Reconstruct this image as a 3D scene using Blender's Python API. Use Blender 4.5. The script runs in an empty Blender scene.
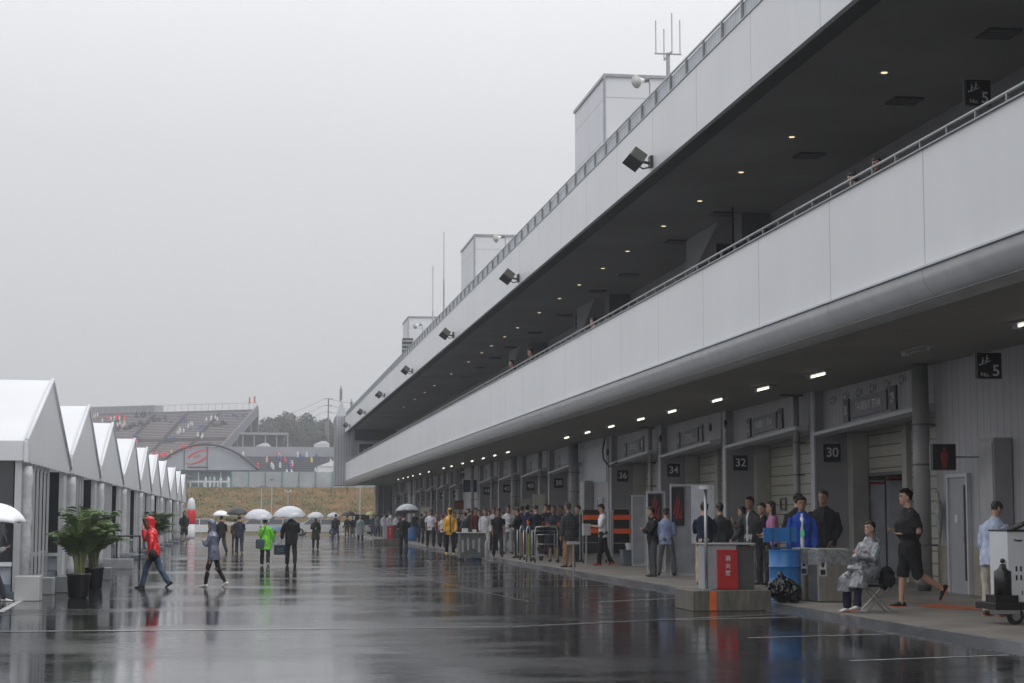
import bpy, bmesh, math, random
from mathutils import Vector, Matrix, noise
random.seed(7)
rad=math.radians
S=bpy.context.scene
COL=S.collection
# ------------------------------------------------------------------ camera geometry
f=1800.0; CH=1.55; TH=math.atan(176/f); PS=math.atan(267/f*math.cos(TH))
FW=Vector((math.sin(PS)*math.cos(TH),math.cos(PS)*math.cos(TH),math.sin(TH)))
RT=Vector((math.cos(PS),-math.sin(PS),0))
UP=Vector((-math.sin(PS)*math.sin(TH),-math.cos(PS)*math.sin(TH),math.cos(TH)))
def ray(px,py): return FW+RT*((px-512)/f)+UP*((341.5-py)/f)
def onZ(px,py,z=0.0):
    d=ray(px,py); t=(z-CH)/d.z; return Vector((d.x*t,d.y*t,z))
def onX(px,py,X):
    d=ray(px,py); t=X/d.x; return Vector((X,d.y*t,CH+d.z*t))
def onY(px,py,Y):
    d=ray(px,py); t=Y/d.y; return Vector((d.x*t,Y,CH+d.z*t))
cam=bpy.data.cameras.new('camera'); co=bpy.data.objects.new('camera',cam); COL.objects.link(co)
co.location=(0,0,CH); co.rotation_euler=(rad(90)+TH,0,-PS)
cam.sensor_width=36; cam.lens=f/1024*36; cam.clip_end=4000; cam.clip_start=.1
S.camera=co
# ------------------------------------------------------------------ materials
MC={}
def newmat(name):
    m=bpy.data.materials.new(name); m.use_nodes=True
    nt=m.node_tree; return m,nt,nt.nodes['Principled BSDF']
def noisecol(nt,b,col,var,scale,detail=4,coord='Object',stretch=None,seed=0):
    N=nt.nodes; L=nt.links
    tc=N.new('ShaderNodeTexCoord'); nz=N.new('ShaderNodeTexNoise'); nz.inputs['Scale'].default_value=scale; nz.inputs['Detail'].default_value=detail
    src=tc.outputs[coord]
    if stretch:
        mp=N.new('ShaderNodeMapping'); mp.inputs['Scale'].default_value=stretch; L.new(src,mp.inputs[0]); src=mp.outputs[0]
    L.new(src,nz.inputs['Vector'])
    rp=N.new('ShaderNodeValToRGB'); rp.color_ramp.elements[0].position=.3; rp.color_ramp.elements[1].position=.7
    rp.color_ramp.elements[0].color=tuple(max(0,c*(1-var)) for c in col)+(1,)
    rp.color_ramp.elements[1].color=tuple(min(1,c*(1+var)) for c in col)+(1,)
    L.new(nz.outputs[0],rp.inputs[0]); L.new(rp.outputs[0],b.inputs['Base Color'])
    return rp,nz,tc
def mat(name,col,rough=.6,metal=0,var=.12,scale=3,bump=0,bscale=20,spec=.5,emit=None,es=1,stretch=None,alpha=1,trans=0,coat=0):
    key=(name,)
    if key in MC: return MC[key]
    m,nt,b=newmat(name)
    b.inputs['Base Color'].default_value=tuple(col)+(1,)
    b.inputs['Roughness'].default_value=rough; b.inputs['Metallic'].default_value=metal
    b.inputs['Specular IOR Level'].default_value=spec
    b.inputs['Coat Weight'].default_value=coat
    if var: noisecol(nt,b,col,var,scale,stretch=stretch)
    if bump:
        nz=nt.nodes.new('ShaderNodeTexNoise'); nz.inputs['Scale'].default_value=bscale; nz.inputs['Detail'].default_value=5
        tc=nt.nodes.new('ShaderNodeTexCoord'); nt.links.new(tc.outputs['Object'],nz.inputs['Vector'])
        bp=nt.nodes.new('ShaderNodeBump'); bp.inputs['Strength'].default_value=bump; bp.inputs['Distance'].default_value=.02
        nt.links.new(nz.outputs[0],bp.inputs['Height']); nt.links.new(bp.outputs[0],b.inputs['Normal'])
    if emit: b.inputs['Emission Color'].default_value=tuple(emit)+(1,); b.inputs['Emission Strength'].default_value=es
    if alpha<1: b.inputs['Alpha'].default_value=alpha
    if trans: b.inputs['Transmission Weight'].default_value=trans
    MC[key]=m; return m
def lined(name,col,axis,period,width,dark=.35,rough=.5,metal=0,var=.06,scale=1.2,offset=0,bump=.6,second=None,streak=0,lcol=None,spec=.5):
    """panelled / ribbed surface: repeated narrow joints along an object axis"""
    if (name,) in MC: return MC[(name,)]
    m,nt,b=newmat(name); N=nt.nodes; L=nt.links
    b.inputs['Roughness'].default_value=rough; b.inputs['Metallic'].default_value=metal; b.inputs['Specular IOR Level'].default_value=spec
    rp,nz,tc=noisecol(nt,b,col,var,scale)
    sx=N.new('ShaderNodeSeparateXYZ'); L.new(tc.outputs['Object'],sx.inputs[0])
    def band(ax,per,w,off):
        a=N.new('ShaderNodeMath'); a.operation='ADD'; a.inputs[1].default_value=off+1000*per; L.new(sx.outputs[ax],a.inputs[0])
        d=N.new('ShaderNodeMath'); d.operation='DIVIDE'; d.inputs[1].default_value=per; L.new(a.outputs[0],d.inputs[0])
        fr=N.new('ShaderNodeMath'); fr.operation='FRACT'; L.new(d.outputs[0],fr.inputs[0])
        lt=N.new('ShaderNodeMath'); lt.operation='LESS_THAN'; lt.inputs[1].default_value=w/per; L.new(fr.outputs[0],lt.inputs[0])
        return lt.outputs[0]
    fac=band(axis,period,width,offset)
    if second:
        f2=band(*second); mx=N.new('ShaderNodeMath'); mx.operation='MAXIMUM'; L.new(fac,mx.inputs[0]); L.new(f2,mx.inputs[1]); fac=mx.outputs[0]
    base=rp.outputs[0]
    if streak:
        mp=N.new('ShaderNodeMapping'); mp.inputs['Scale'].default_value=(1,1.2,.12); L.new(tc.outputs['Object'],mp.inputs[0])
        n2=N.new('ShaderNodeTexNoise'); n2.inputs['Scale'].default_value=2.2; n2.inputs['Detail'].default_value=6; L.new(mp.outputs[0],n2.inputs['Vector'])
        r2=N.new('ShaderNodeValToRGB'); r2.color_ramp.elements[0].position=.35; r2.color_ramp.elements[1].position=.65
        r2.color_ramp.elements[0].color=(1-streak,)*3+(1,); r2.color_ramp.elements[1].color=(1,1,1,1); L.new(n2.outputs[0],r2.inputs[0])
        mm=N.new('ShaderNodeMix'); mm.data_type='RGBA'; mm.blend_type='MULTIPLY'; mm.inputs[0].default_value=1
        L.new(base,mm.inputs[6]); L.new(r2.outputs[0],mm.inputs[7]); base=mm.outputs[2]
    mix=N.new('ShaderNodeMix'); mix.data_type='RGBA'
    L.new(fac,mix.inputs[0]); L.new(base,mix.inputs[6]); mix.inputs[7].default_value=tuple(lcol if lcol else [c*dark for c in col])+(1,)
    L.new(mix.outputs[2],b.inputs['Base Color'])
    inv=N.new('ShaderNodeMath'); inv.operation='SUBTRACT'; inv.inputs[0].default_value=1; L.new(fac,inv.inputs[1])
    bp=N.new('ShaderNodeBump'); bp.inputs['Strength'].default_value=bump; bp.inputs['Distance'].default_value=.02
    L.new(inv.outputs[0],bp.inputs['Height']); L.new(bp.outputs[0],b.inputs['Normal'])
    MC[(name,)]=m; return m
# ------------------------------------------------------------------ mesh helpers
class MB:
    def __init__(s): s.v=[]; s.f=[]
    def add(s,vs,fs):
        o=len(s.v); s.v+= [Vector(p) for p in vs]; s.f+=[tuple(i+o for i in q) for q in fs]; return s
    def hexa(s,p): # p: 4 bottom ccw, 4 top ccw
        return s.add(p,[(3,2,1,0),(4,5,6,7),(0,1,5,4),(1,2,6,5),(2,3,7,6),(3,0,4,7)])
    def box(s,x0,x1,y0,y1,z0,z1,M=None):
        p=[Vector(q) for q in ((x0,y0,z0),(x1,y0,z0),(x1,y1,z0),(x0,y1,z0),(x0,y0,z1),(x1,y0,z1),(x1,y1,z1),(x0,y1,z1))]
        if M is not None: p=[M@q for q in p]
        return s.hexa(p)
    def prism(s,poly,fn,a,b): # poly 2d; fn(u,v,w)->point
        n=len(poly); vs=[fn(u,v,a) for u,v in poly]+[fn(u,v,b) for u,v in poly]
        fs=[tuple(range(n))[::-1],tuple(range(n,2*n))]+[(i,(i+1)%n,n+(i+1)%n,n+i) for i in range(n)]
        return s.add(vs,fs)
    def loft(s,rings,cap=True):
        n=len(rings[0]); vs=[p for r in rings for p in r]; fs=[]
        for k in range(len(rings)-1):
            for i in range(n): fs.append((k*n+i,k*n+(i+1)%n,(k+1)*n+(i+1)%n,(k+1)*n+i))
        if cap: fs.append(tuple(range(n))[::-1]); fs.append(tuple(range((len(rings)-1)*n,len(rings)*n)))
        return s.add(vs,fs)
    def tube(s,pts,rs,seg=8,flat=1.0,upv=None):
        pts=[Vector(p) for p in pts]
        if not isinstance(rs,(list,tuple)): rs=[rs]*len(pts)
        rings=[]; prev=None
        for i,p in enumerate(pts):
            t=(pts[min(i+1,len(pts)-1)]-pts[max(i-1,0)])
            if t.length<1e-9: t=Vector((0,0,1))
            t.normalize()
            if prev is None:
                r=Vector(upv) if upv is not None else (Vector((1,0,0)) if abs(t.x)<.9 else Vector((0,1,0)))
            else: r=prev
            a=(r-t*r.dot(t)).normalized(); prev=a; b=t.cross(a)
            rings.append([p+a*(math.cos(2*math.pi*k/seg)*rs[i])+b*(math.sin(2*math.pi*k/seg)*rs[i]*flat) for k in range(seg)])
        return s.loft(rings)
    def ball(s,c,rx,ry,rz,seg=10,rn=6,M=None):
        c=Vector(c); rings=[]
        for i in range(rn+1):
            ph=-math.pi/2+math.pi*(i+.0)/rn; ph=max(-1.45,min(1.45,ph))
            r=[Vector((rx*math.cos(ph)*math.cos(2*math.pi*k/seg),ry*math.cos(ph)*math.sin(2*math.pi*k/seg),rz*math.sin(ph))) for k in range(seg)]
            if M is not None: r=[M@q for q in r]
            rings.append([c+q for q in r])
        return s.loft(rings)
    def lathe(s,c,prof,seg=20):
        c=Vector(c); rings=[[c+Vector((r*math.cos(2*math.pi*k/seg),r*math.sin(2*math.pi*k/seg),z)) for k in range(seg)] for r,z in prof]
        return s.loft(rings)
    def xf(s,M): s.v=[M@p for p in s.v]; return s
    def mesh(s,name):
        me=bpy.data.meshes.new(name); me.from_pydata([tuple(p) for p in s.v],[],s.f); me.update(); return me
    def build(s,name,m,parent=None,smooth=False,world=True,fix=False):
        me=s.mesh(name)
        if parent is not None and world:
            me.transform(Matrix.Translation(-parent_loc(parent)))
        if fix:
            bm=bmesh.new(); bm.from_mesh(me); bmesh.ops.recalc_face_normals(bm,faces=bm.faces); bm.to_mesh(me); bm.free()
        me.materials.append(m)
        if smooth: me.polygons.foreach_set('use_smooth',[True]*len(me.polygons))
        o=bpy.data.objects.new(name,me); COL.objects.link(o)
        if parent is not None: o.parent=parent
        return o
def parent_loc(p):
    l=Vector((0,0,0))
    while p is not None: l+=Vector(p.location); p=p.parent
    return l
def bevel(o,w=.01,seg=2):
    md=o.modifiers.new('bevel','BEVEL'); md.width=w; md.segments=seg; md.limit_method='ANGLE'; md.angle_limit=rad(40)
    return o
def smoothshade(o):
    o.data.polygons.foreach_set('use_smooth',[True]*len(o.data.polygons)); return o
def tag(o,label=None,cat=None,group=None,kind=None):
    if label: o['label']=label
    if cat: o['category']=cat
    if group: o['group']=group
    if kind: o['kind']=kind
    return o
def thing(name,label,cat,loc=(0,0,0),rz=0,group=None):
    o=bpy.data.objects.new(name,None); COL.objects.link(o); o.location=loc; o.rotation_euler=(0,0,rz); o.empty_display_size=.2
    return tag(o,label,cat,group)
def struct(name,mb,m,**k):
    o=mb.build(name,m,**k); o['kind']='structure'; return o
def copytree(o,parent=None):
    c=o.copy(); COL.objects.link(c); c.parent=parent
    for ch in o.children: copytree(ch,c)
    return c
def textmesh(s,size,m,parent,loc,rot,name='lettering',ext=.004,align='CENTER',sx=1):
    cu=bpy.data.curves.new('t','FONT'); cu.body=s; cu.size=size; cu.extrude=ext; cu.align_x=align; cu.align_y='CENTER'; cu.offset=size*.012
    to=bpy.data.objects.new('t',cu); me=bpy.data.meshes.new_from_object(to); bpy.data.objects.remove(to)
    me.materials.append(m); o=bpy.data.objects.new(name,me); COL.objects.link(o); o.parent=parent
    o.location=loc; o.rotation_euler=rot; o.scale=(sx,1,1); return o
FACE_CAM=(rad(90),0,0); FACE_ROAD=(rad(90),0,rad(-90))
# ------------------------------------------------------------------ people
def ell(c,ax,ay,rx,ry,seg=14,front=None):
    out=[]
    for k in range(seg):
        a=2*math.pi*k/seg; ca,sa=math.cos(a),math.sin(a)
        r=ry if (sa<0 or front is None) else front
        out.append(c+ax*(ca*rx)+ay*(sa*r))
    return out
TMP=bpy.data.collections.new('tmp'); S.collection.children.link(TMP)
def remesh(mb,vox,sm=4,fold=0,fscale=9,seed=0,keep=None):
    me=mb.mesh('r'); o=bpy.data.objects.new('r',me); TMP.objects.link(o)
    md=o.modifiers.new('r','REMESH'); md.mode='VOXEL'; md.voxel_size=vox
    if sm:
        m2=o.modifiers.new('s','SMOOTH'); m2.iterations=sm; m2.factor=.5
    dg=bpy.context.evaluated_depsgraph_get(); me2=bpy.data.meshes.new_from_object(o.evaluated_get(dg))
    bpy.data.objects.remove(o); bpy.data.meshes.remove(me)
    if fold:
        nn=[v.normal.copy() for v in me2.vertices]
        for v,n in zip(me2.vertices,nn):
            p=v.co*fscale+Vector((seed*3.1,seed,0)); q=Vector((p.x,p.y,p.z*.55+p.x*.5))
            v.co+=n*(fold*(noise.noise(q)*1.6+noise.noise(q*2.3)*.7))
    me2.polygons.foreach_set('use_smooth',[True]*len(me2.polygons))
    me2.update(); return me2
def meshobj(me,name,m,parent):
    me.materials.clear(); me.materials.append(m); o=bpy.data.objects.new(name,me); COL.objects.link(o); o.parent=parent; return o
CLN=[0]
def cloth(col,kind='cloth'):
    k='%s_%.3f_%.3f_%.3f'%((kind,)+tuple(col))
    if kind=='wet': return mat(k,col,rough=.28,var=.18,scale=6,bump=.8,bscale=12,coat=.3)
    if kind=='plaid':
        return lined(k,col,2,.09,.022,dark=2.6,rough=.8,bump=0,second=(0,.09,.022,0))
    if kind=='stripe':
        return lined(k,col,2,.055,.028,dark=.08,rough=.8,bump=0)
    if kind=='plastic': return mat(k,col,rough=.14,var=.35,scale=9,bump=1,bscale=8,coat=.8,alpha=.93)
    return mat(k,col,rough=.8,var=.25,scale=7,bump=.75,bscale=13,spec=.3)
SKIN={'l':(.42,.25,.18),'m':(.3,.165,.11),'d':(.06,.03,.02)}
ARMS={ # swing fwd, abduct, elbow flex, forearm inward
 'down':((4,9,12,10),(4,9,12,10)),
 'walk':((24,9,22,10),(-22,9,12,5)),
 'walkb':((-22,9,12,5),(24,9,22,10)),
 'cross':((28,8,78,62),(24,8,82,66)),
 'read':((18,8,78,30),(18,8,82,30)),
 'phone':((12,14,40,10),(40,18,105,30)),
 'umb':((6,9,14,10),(14,10,100,12)),
 'umbl':((14,10,100,12),(6,9,14,10)),
 'pocket':((-6,11,42,40),(-6,11,42,40)),
 'raise':((0,14,20,10),(62,20,112,25)),
 'run':((-30,10,60,10),(30,10,75,20)),
 'lap':((4,9,72,42),(8,9,76,38)),
 'rail':((38,14,48,30),(38,14,48,30)),
 'point':((10,9,20,10),(34,12,62,0)),
 'back':((-22,14,35,50),(-22,14,35,50)),
}
LEGS={ # thigh fwd, knee flex, abduct
 'stand':((2,3,4),(-1,2,4)),
 'apart':((4,4,10),(-2,3,9)),
 'walk':((26,8,2),(-18,22,2)),
 'walkb':((-18,22,2),(26,8,2)),
 'stride':((20,6,2),(-17,18,2)),
 'jog':((-10,50,3),(10,6,3)),
 'sit':((72,62,6),(66,70,7)),
 'walk3':((14,5,2),(-13,15,2)),
 'small':((12,8,3),(-10,14,3)),
}
def person(loc,H,face,label,top=('shirt',(.5,.5,.5)),bot=('trousers',(.03,.03,.04)),shoe=(.02,.02,.02),hair=(.012,.01,.009),arms='down',legs='stand',
           skin='l',lean=2,girth=1,head=(0,0),hood=None,sleeve=1,hem=-.14,detail=1,seed=0,group=None,long=False,cap=None,inner=None,open_=False,kind='cloth',backpack=None,female=False,bald=False,band=None,bkind='cloth',lanyard=None,collar=None):
    root=thing('person',label,'person',loc,-rad(face),group)
    sc=H/1.755
    vb={3:.0075,2:.010,1:.014,0:.02}[detail]; vc={3:.011,2:.014,1:.018,0:.024}[detail]
    LG=LEGS[legs] if isinstance(legs,str) else legs; AR=ARMS[arms] if isinstance(arms,str) else arms
    # legs relative to pelvis
    def legpts(i):
        sgn=-1 if i==0 else 1; a,k,ab=LG[i]; hip=Vector((sgn*.09,0,-.02))
        td=Vector((sgn*math.sin(rad(ab)),math.sin(rad(a)),-math.cos(rad(a)))).normalized(); kn=hip+td*.43
        sd=Vector((sgn*math.sin(rad(ab))*.5,math.sin(rad(a-k)),-math.cos(rad(a-k)))).normalized(); an=kn+sd*.42
        return hip,kn,an,a-k
    lp=[legpts(0),legpts(1)]
    def toelow(l): # lowest point of foot
        return l[2].z-.075*abs(math.cos(rad(l[3])))-max(0,math.sin(rad(-l[3])))*.10
    ph=-min(toelow(lp[0]),toelow(lp[1]))
    P=Vector((0,0,ph)); lam=rad(lean)
    RL=Matrix.Rotation(-lam,3,'X')
    def T(x,y,z): return P+RL@Vector((x,y,z))
    AX=Vector((1,0,0)); AY=RL@Vector((0,1,0)); AZ=RL@Vector((0,0,1))
    fw=.9 if female else 1
    tor=[(-.10,.12,.085,0),(-.03,.165,.112,-.005),(.05,.16,.108,-.004),(.17,.142*girth**.6,.098*girth,.004),(.30,.158*fw,.112*girth,.004),(.39,.170*fw,.112,-.004),(.435,.160*fw,.098,-.010),(.475,.128*fw,.084,-.014),(.505,.085,.072,-.012),(.53,.062,.06,-.006),(.60,.055,.058,.006)]
    B=MB()
    B.loft([ell(T(0,yo,z),AX,AY,rx*(girth**.5),ry) for z,rx,ry,yo in tor])
    # head
    hy,hp=head; HM=(RL@Matrix.Rotation(rad(-hy),3,'Z')@Matrix.Rotation(rad(-hp),3,'X')).to_4x4()
    HC=T(0,.02,.69)
    hx=HM.to_3x3()@Vector((1,0,0)); hyv=HM.to_3x3()@Vector((0,1,0)); hz=HM.to_3x3()@Vector((0,0,1))
    hr=[(-.115,.030,.072,.01),(-.100,.045,.088,.03),(-.075,.058,.090,.05),(-.035,.068,.092,.078),(0,.074,.090,.094),(.03,.077,.094,.098),(.065,.074,.090,.092),(.095,.060,.072,.074),(.113,.035,.045,.045),(.118,.01,.012,.012)]
    B.loft([ell(HC+hz*z,hx,hyv,rx,bk,front=fr) for z,rx,fr,bk in hr])
    B.ball(HC+hyv*.092+hz*(-.022),.014,.018,.020)           # nose
    B.ball(HC+hyv*.083+hz*(-.068),.024,.012,.012)           # lips
    for s_ in (-1,1): B.ball(HC+hx*(.077*s_)+hyv*(-.008)+hz*(-.008),.008,.018,.030)
    Rr=[.088,.074,.057,.054,.036]
    for h,k,a,_ in lp:
        B.tube([h+P,h.lerp(k,.5)+P,k+P,k.lerp(a,.3)+P,a+P,a+P+Vector((0,0,-.04))],[.088*girth**.5,.074,.057,.056,.037,.04],10)
    def armpts(i):
        sgn=-1 if i==0 else 1; sw,ab,fl,inn=AR[i]; sh=Vector((sgn*.172*fw*girth**.35,-.01,.428))
        d=Vector((sgn*math.sin(rad(ab)),math.sin(rad(sw))*math.cos(rad(ab)),-math.cos(rad(sw))*math.cos(rad(ab))))
        el=sh+d*.275; t=rad(sw+fl); h=math.sin(t)
        fd=Vector((-sgn*math.sin(rad(inn))*abs(h)+sgn*math.sin(rad(ab))*.3*(1-abs(h)),math.cos(rad(inn))*h,-math.cos(t))).normalized()
        wr=el+fd*.245
        return [T(*sh),T(*el),T(*wr),RL@fd]
    ap=[armpts(0),armpts(1)]
    for i,(sh,el,wr,fd) in enumerate(ap):
        sgn=-1 if i==0 else 1
        B.tube([sh,sh.lerp(el,.5),el,el.lerp(wr,.35),wr,wr+fd*.02],[.054,.048,.040,.040,.027,.027],10)
        # hand : palm, four fingers, thumb
        side=(fd.cross(AZ)); side=side.normalized() if side.length>.05 else AY.copy()
        if AR[i][2]>60: nrm=side.cross(fd).normalized(); across=side
        else: across=AY-fd*AY.dot(fd); across.normalize(); nrm=AX*(-sgn)
        B.tube([wr,wr+fd*.04,wr+fd*.09],[.026,.038,.036],8,flat=.45,upv=across)
        curl=.5 if AR[i][2]>60 else .3
        for q,(o_,ln) in enumerate([(-.028,.058),(-.010,.072),(.009,.078),(.027,.070)]):
            b0=wr+fd*.08+across*o_; d1=(fd+nrm*curl*.6).normalized(); d2=(fd+nrm*curl*2).normalized()
            B.tube([b0,b0+d1*ln*.5,b0+d1*ln*.5+d2*ln*.5],[.0095,.0085,.007],6)
        b0=wr+fd*.03+across*.03; d1=(fd*.7+across*.7+nrm*.2).normalized()
        B.tube([b0,b0+d1*.035,b0+d1*.035+(fd+nrm*.3).normalized()*.03],[.012,.010,.008],6)
    sk=mat('skin_'+skin,SKIN[skin],rough=.5,var=.08,scale=8)
    body=meshobj(remesh(B,vb,sm=2),'body',sk,root)
    kids=[body]
    # ---- top garment
    tk,tc=top; C=MB(); e={'shirt':.014,'jacket':.03,'coat':.032,'poncho':.045,'puffer':.045}[tk]
    rings=[]
    if tk in('coat','poncho'):
        hb={'coat':-.42,'poncho':-.52}[tk] if hem==-.14 else hem
        wx={'coat':.235,'poncho':.30}[tk]
        rings.append((hb,wx,wx*.72,0)); rings.append((hb*.5,(wx+.19)/2+.01,(wx*.72+.14)/2,0))
    else: rings.append((hem,.172+e*.7,.12+e*.7,-.002))
    for z,rx,ry,yo in tor[1:10]: rings.append((z,rx*(girth**.5)+e*(1 if z<.42 else .6 if tk!='shirt' else 1.1),ry+e*(1 if z<.42 else .6 if tk!='shirt' else 1.1),yo))
    if LG[0][0]>50: rings=[r for r in rings if r[0]>-.2]
    C.loft([ell(T(0,yo,z),AX,AY,rx,ry) for z,rx,ry,yo in rings])
    if lean and False: pass
    for sh,el,wr,fd in ap:
        if sleeve>=1: C.tube([sh+AZ*.005,sh.lerp(el,.5),el,el.lerp(wr,.5),wr-fd*.0],[.052+e*.6,.052+e*.85,.046+e*.9,.042+e*.8,.034+e*.7],10)
        elif sleeve>.4:
            C.tube([sh+AZ*.005,sh.lerp(el,.5),el,el.lerp(wr,.12)],[.066+e,.060+e,.055+e,.052+e],10)
        elif sleeve>0: C.tube([sh+AZ*.005,sh.lerp(el,.4),sh.lerp(el,.75)],[.066+e,.064+e,.066+e],10)
    if tk!='shirt' or collar: C.tube([T(0,-.012,.49),T(0,-.005,.555)],[.08,.072],12)
    if tk in('coat','poncho') and LG[0][0]>50:
        for h,k,a,_ in lp: C.tube([h+P,h.lerp(k,.5)+P,k+P,k.lerp(a,.35)+P],[.15,.15,.15,.17],12)
        C.ball(P+Vector((0,.2,.03)),.20,.26,.11); C.ball(T(0,-.13,.47),.12,.07,.09)
    if hood:
        C.loft([ell(HC+hz*z,hx,hyv,rx,bk,front=fr) for z,rx,fr,bk in [(-.17,.10,.03,.10),(-.12,.098,.04,.115),(-.06,.098,.035,.125),(0,.102,.03,.128),(.05,.102,.055,.125),(.085,.095,.108,.115),(.12,.072,.08,.085),(.142,.035,.035,.04)]])
    tm=cloth(tc,kind)
    nm={'shirt':'shirt','jacket':'jacket','coat':'coat','poncho':'poncho','puffer':'jacket'}[tk]
    t=meshobj(remesh(C,vc,sm=3,fold=.014 if tk!='shirt' else .009,seed=seed),nm,tm,root); kids.append(t)
    if inner: # shirt front showing in an open jacket
        I=MB(); I.loft([ell(T(0,yo+.012,z),AX,AY,rx,ry) for z,rx,ry,yo in [(-.1,.06,.135+e*.5,0),(.1,.055,.108*girth+e,0),(.3,.06,.108*girth+e,0),(.41,.06,.10+e,0),(.48,.05,.085,-.01),(.52,.045,.07,0)]])
        kids.append(meshobj(remesh(I,vc,sm=2),'shirt_front',cloth(inner),root))
    if lanyard:
        I=MB(); I.box(-.035,.035,.125*girth+e,.132*girth+e,.12,.22); I.xf(Matrix.Translation(P)@RL.to_4x4())
        kids.append(I.build('badge',mat('badge_green',(.1,.75,.25),rough=.5),root,world=False))
    if band: # coloured band round the upper arm / hem accents
        for sh,el,wr,fd in ap:
            I=MB(); I.tube([sh.lerp(el,.52),sh.lerp(el,.78)],[.064+e,.064+e],12); kids.append(I.build('sleeve_band',cloth(band),root,world=False,smooth=True))
    # ---- lower garment
    D=MB(); bk_,bc=bot; g2=girth**.5
    if bk_=='skirt':
        D.loft([ell(P+Vector((0,0,z)),AX,Vector((0,1,0)),rx,ry) for z,rx,ry in [(-.5,.21,.17),(-.25,.2,.15),(0,.178,.125),(.08,.165,.112)]])
    else:
        D.loft([ell(T(0,yo,z),AX,AY,rx*g2+.014,ry+.014) for z,rx,ry,yo in tor[:3]])
        D.ball(P+Vector((0,0,-.04)),.155*g2,.115,.09)
        for h,k,a,_ in lp:
            if bk_=='shorts': D.tube([h+P,h.lerp(k,.5)+P,k+P,k.lerp(a,.12)+P],[.105*g2,.104,.094,.092],12)
            elif bk_=='leggings': D.tube([h+P,h.lerp(k,.5)+P,k+P,k.lerp(a,.3)+P,a+P],[.093,.078,.061,.06,.042],10)
            else: D.tube([h+P,h.lerp(k,.5)+P,k+P,k.lerp(a,.5)+P,a+P+Vector((0,0,-.012))],[.1*g2,.09,.075,.07,.066],12)
    kids.append(meshobj(remesh(D,vc,sm=3,fold=.010,fscale=9,seed=seed+5),{'skirt':'skirt','shorts':'shorts','leggings':'leggings'}.get(bk_,'trousers'),cloth(bc,bkind),root))
    # ---- shoes
    for h,k,a,an in lp:
        E_=MB(); pit=rad(max(-75,min(20,an))) if an<-12 else 0
        RM=Matrix.Rotation(pit,3,'X')
        def Q(x,y,z): return a+P+RM@Vector((x,y,z))
        X_=Vector((1,0,0)); Zv=RM@Vector((0,0,1))
        E_.loft([ell(Q(0,y,z),X_,Zv,rx,rz,10) for y,z,rx,rz in [(-.075,-.045,.012,.015),(-.065,-.042,.030,.032),(-.03,-.030,.037,.043),(.02,-.028,.037,.043),(.07,-.044,.041,.030),(.12,-.052,.043,.022),(.165,-.056,.034,.017),(.185,-.058,.012,.008)]])
        kids.append(meshobj(remesh(E_,max(.008,vb),sm=1),'shoe',cloth(shoe),root))
        if detail>=3 or band=='sole':
            Z_=MB(); Z_.loft([ell(Q(0,y,-.071),X_,Zv,rx,.008,10) for y,rx in [(-.08,.02),(-.05,.038),(.05,.041),(.12,.046),(.175,.03)]]); kids.append(Z_.build('sole',SOLE[0],root,world=False,smooth=True))
    # ---- hair / cap
    if not hood and not bald:
        Hh=MB(); lo=-.055 if not long else -.20
        hrr=[(lo,.055 if not long else .085,-.02,.075),(lo+.02,.068 if not long else .09,-.01,.096),(-.015,.077,-.01,.102),(.03,.083,.012,.107),(.055,.086,.060,.109),(.078,.083,.098,.104),(.108,.066,.080,.084),(.128,.038,.045,.05),(.136,.012,.012,.015)]
        Hh.loft([ell(HC+hz*z,hx,hyv,rx,bk,front=fr) for z,rx,fr,bk in hrr])
        kids.append(meshobj(remesh(Hh,max(.008,vb),sm=2,fold=.010,fscale=26,seed=seed),'hair',mat('hair_%.3f'%hair[0],hair,rough=.9,var=.3,scale=40,spec=.05),root))
    if cap:
        Hh=MB(); Hh.loft([ell(HC+hz*z,hx,hyv,rx,bk,front=fr) for z,rx,fr,bk in [(.045,.088,.108,.108),(.08,.086,.1,.104),(.118,.066,.075,.08),(.14,.03,.03,.04)]])
        Hh.loft([ell(HC+hz*z+hyv*.09,hx,hyv,.07,.01,front=.10) for z in (.048,.058)])
        kids.append(Hh.build('cap',cloth(cap),root,world=False,smooth=True))
    if backpack:
        K=MB(); K.ball(T(0,-.2,.27),.15,.09,.2)
        kids.append(meshobj(remesh(K,.02,sm=2,fold=.006),'backpack',cloth(backpack),root))
    if detail>=1 and not (hood and detail<2):
        ey=MB()
        for s_ in (-1,1):
            ee=MB(); ee.ball(HC+hx*(.031*s_)+hyv*.083+hz*.008,.013,.010,.007); kids.append(ee.build('eye',mat('eye',(.02,.015,.012),rough=.3,var=0),root,world=False,smooth=True))
        bw=MB()
        for s_ in (-1,1): bw.tube([HC+hx*(.014*s_)+hyv*.091+hz*.027,HC+hx*(.048*s_)+hyv*.08+hz*.029],[.005,.004],6)
        kids.append(bw.build('eyebrows',mat('hair_%.3f'%hair[0],hair,rough=.55,var=.3,scale=40),root,world=False,smooth=True))
    root.scale=(sc,sc,sc)
    # world hand positions for held things
    bpy.context.view_layer.update()
    MW=root.matrix_world
    root_h=[MW@(ap[i][2]+ap[i][3]*.08) for i in (0,1)]
    return root,root_h,MW@HC
SOLE=[None]
SOLE[0]=mat('orange_sole',(.75,.16,.04),rough=.6)
WHITE=(.72,.72,.73); BLK=(.012,.012,.014); NAVY=(.012,.016,.035)
def pp(px,fy,hy,face,label,z0=0.0,lo=1.48,hi=1.92,**k):
    g=onZ(px,fy,z0); H=onY(px,hy,g.y).z-z0; H=max(lo,min(hi,H))
    d=k.pop('detail',3 if g.y<34 else 2 if g.y<60 else 1 if g.y<100 else 0)
    return person(g,H,face,label,detail=d,seed=int(px),**k)
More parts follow.
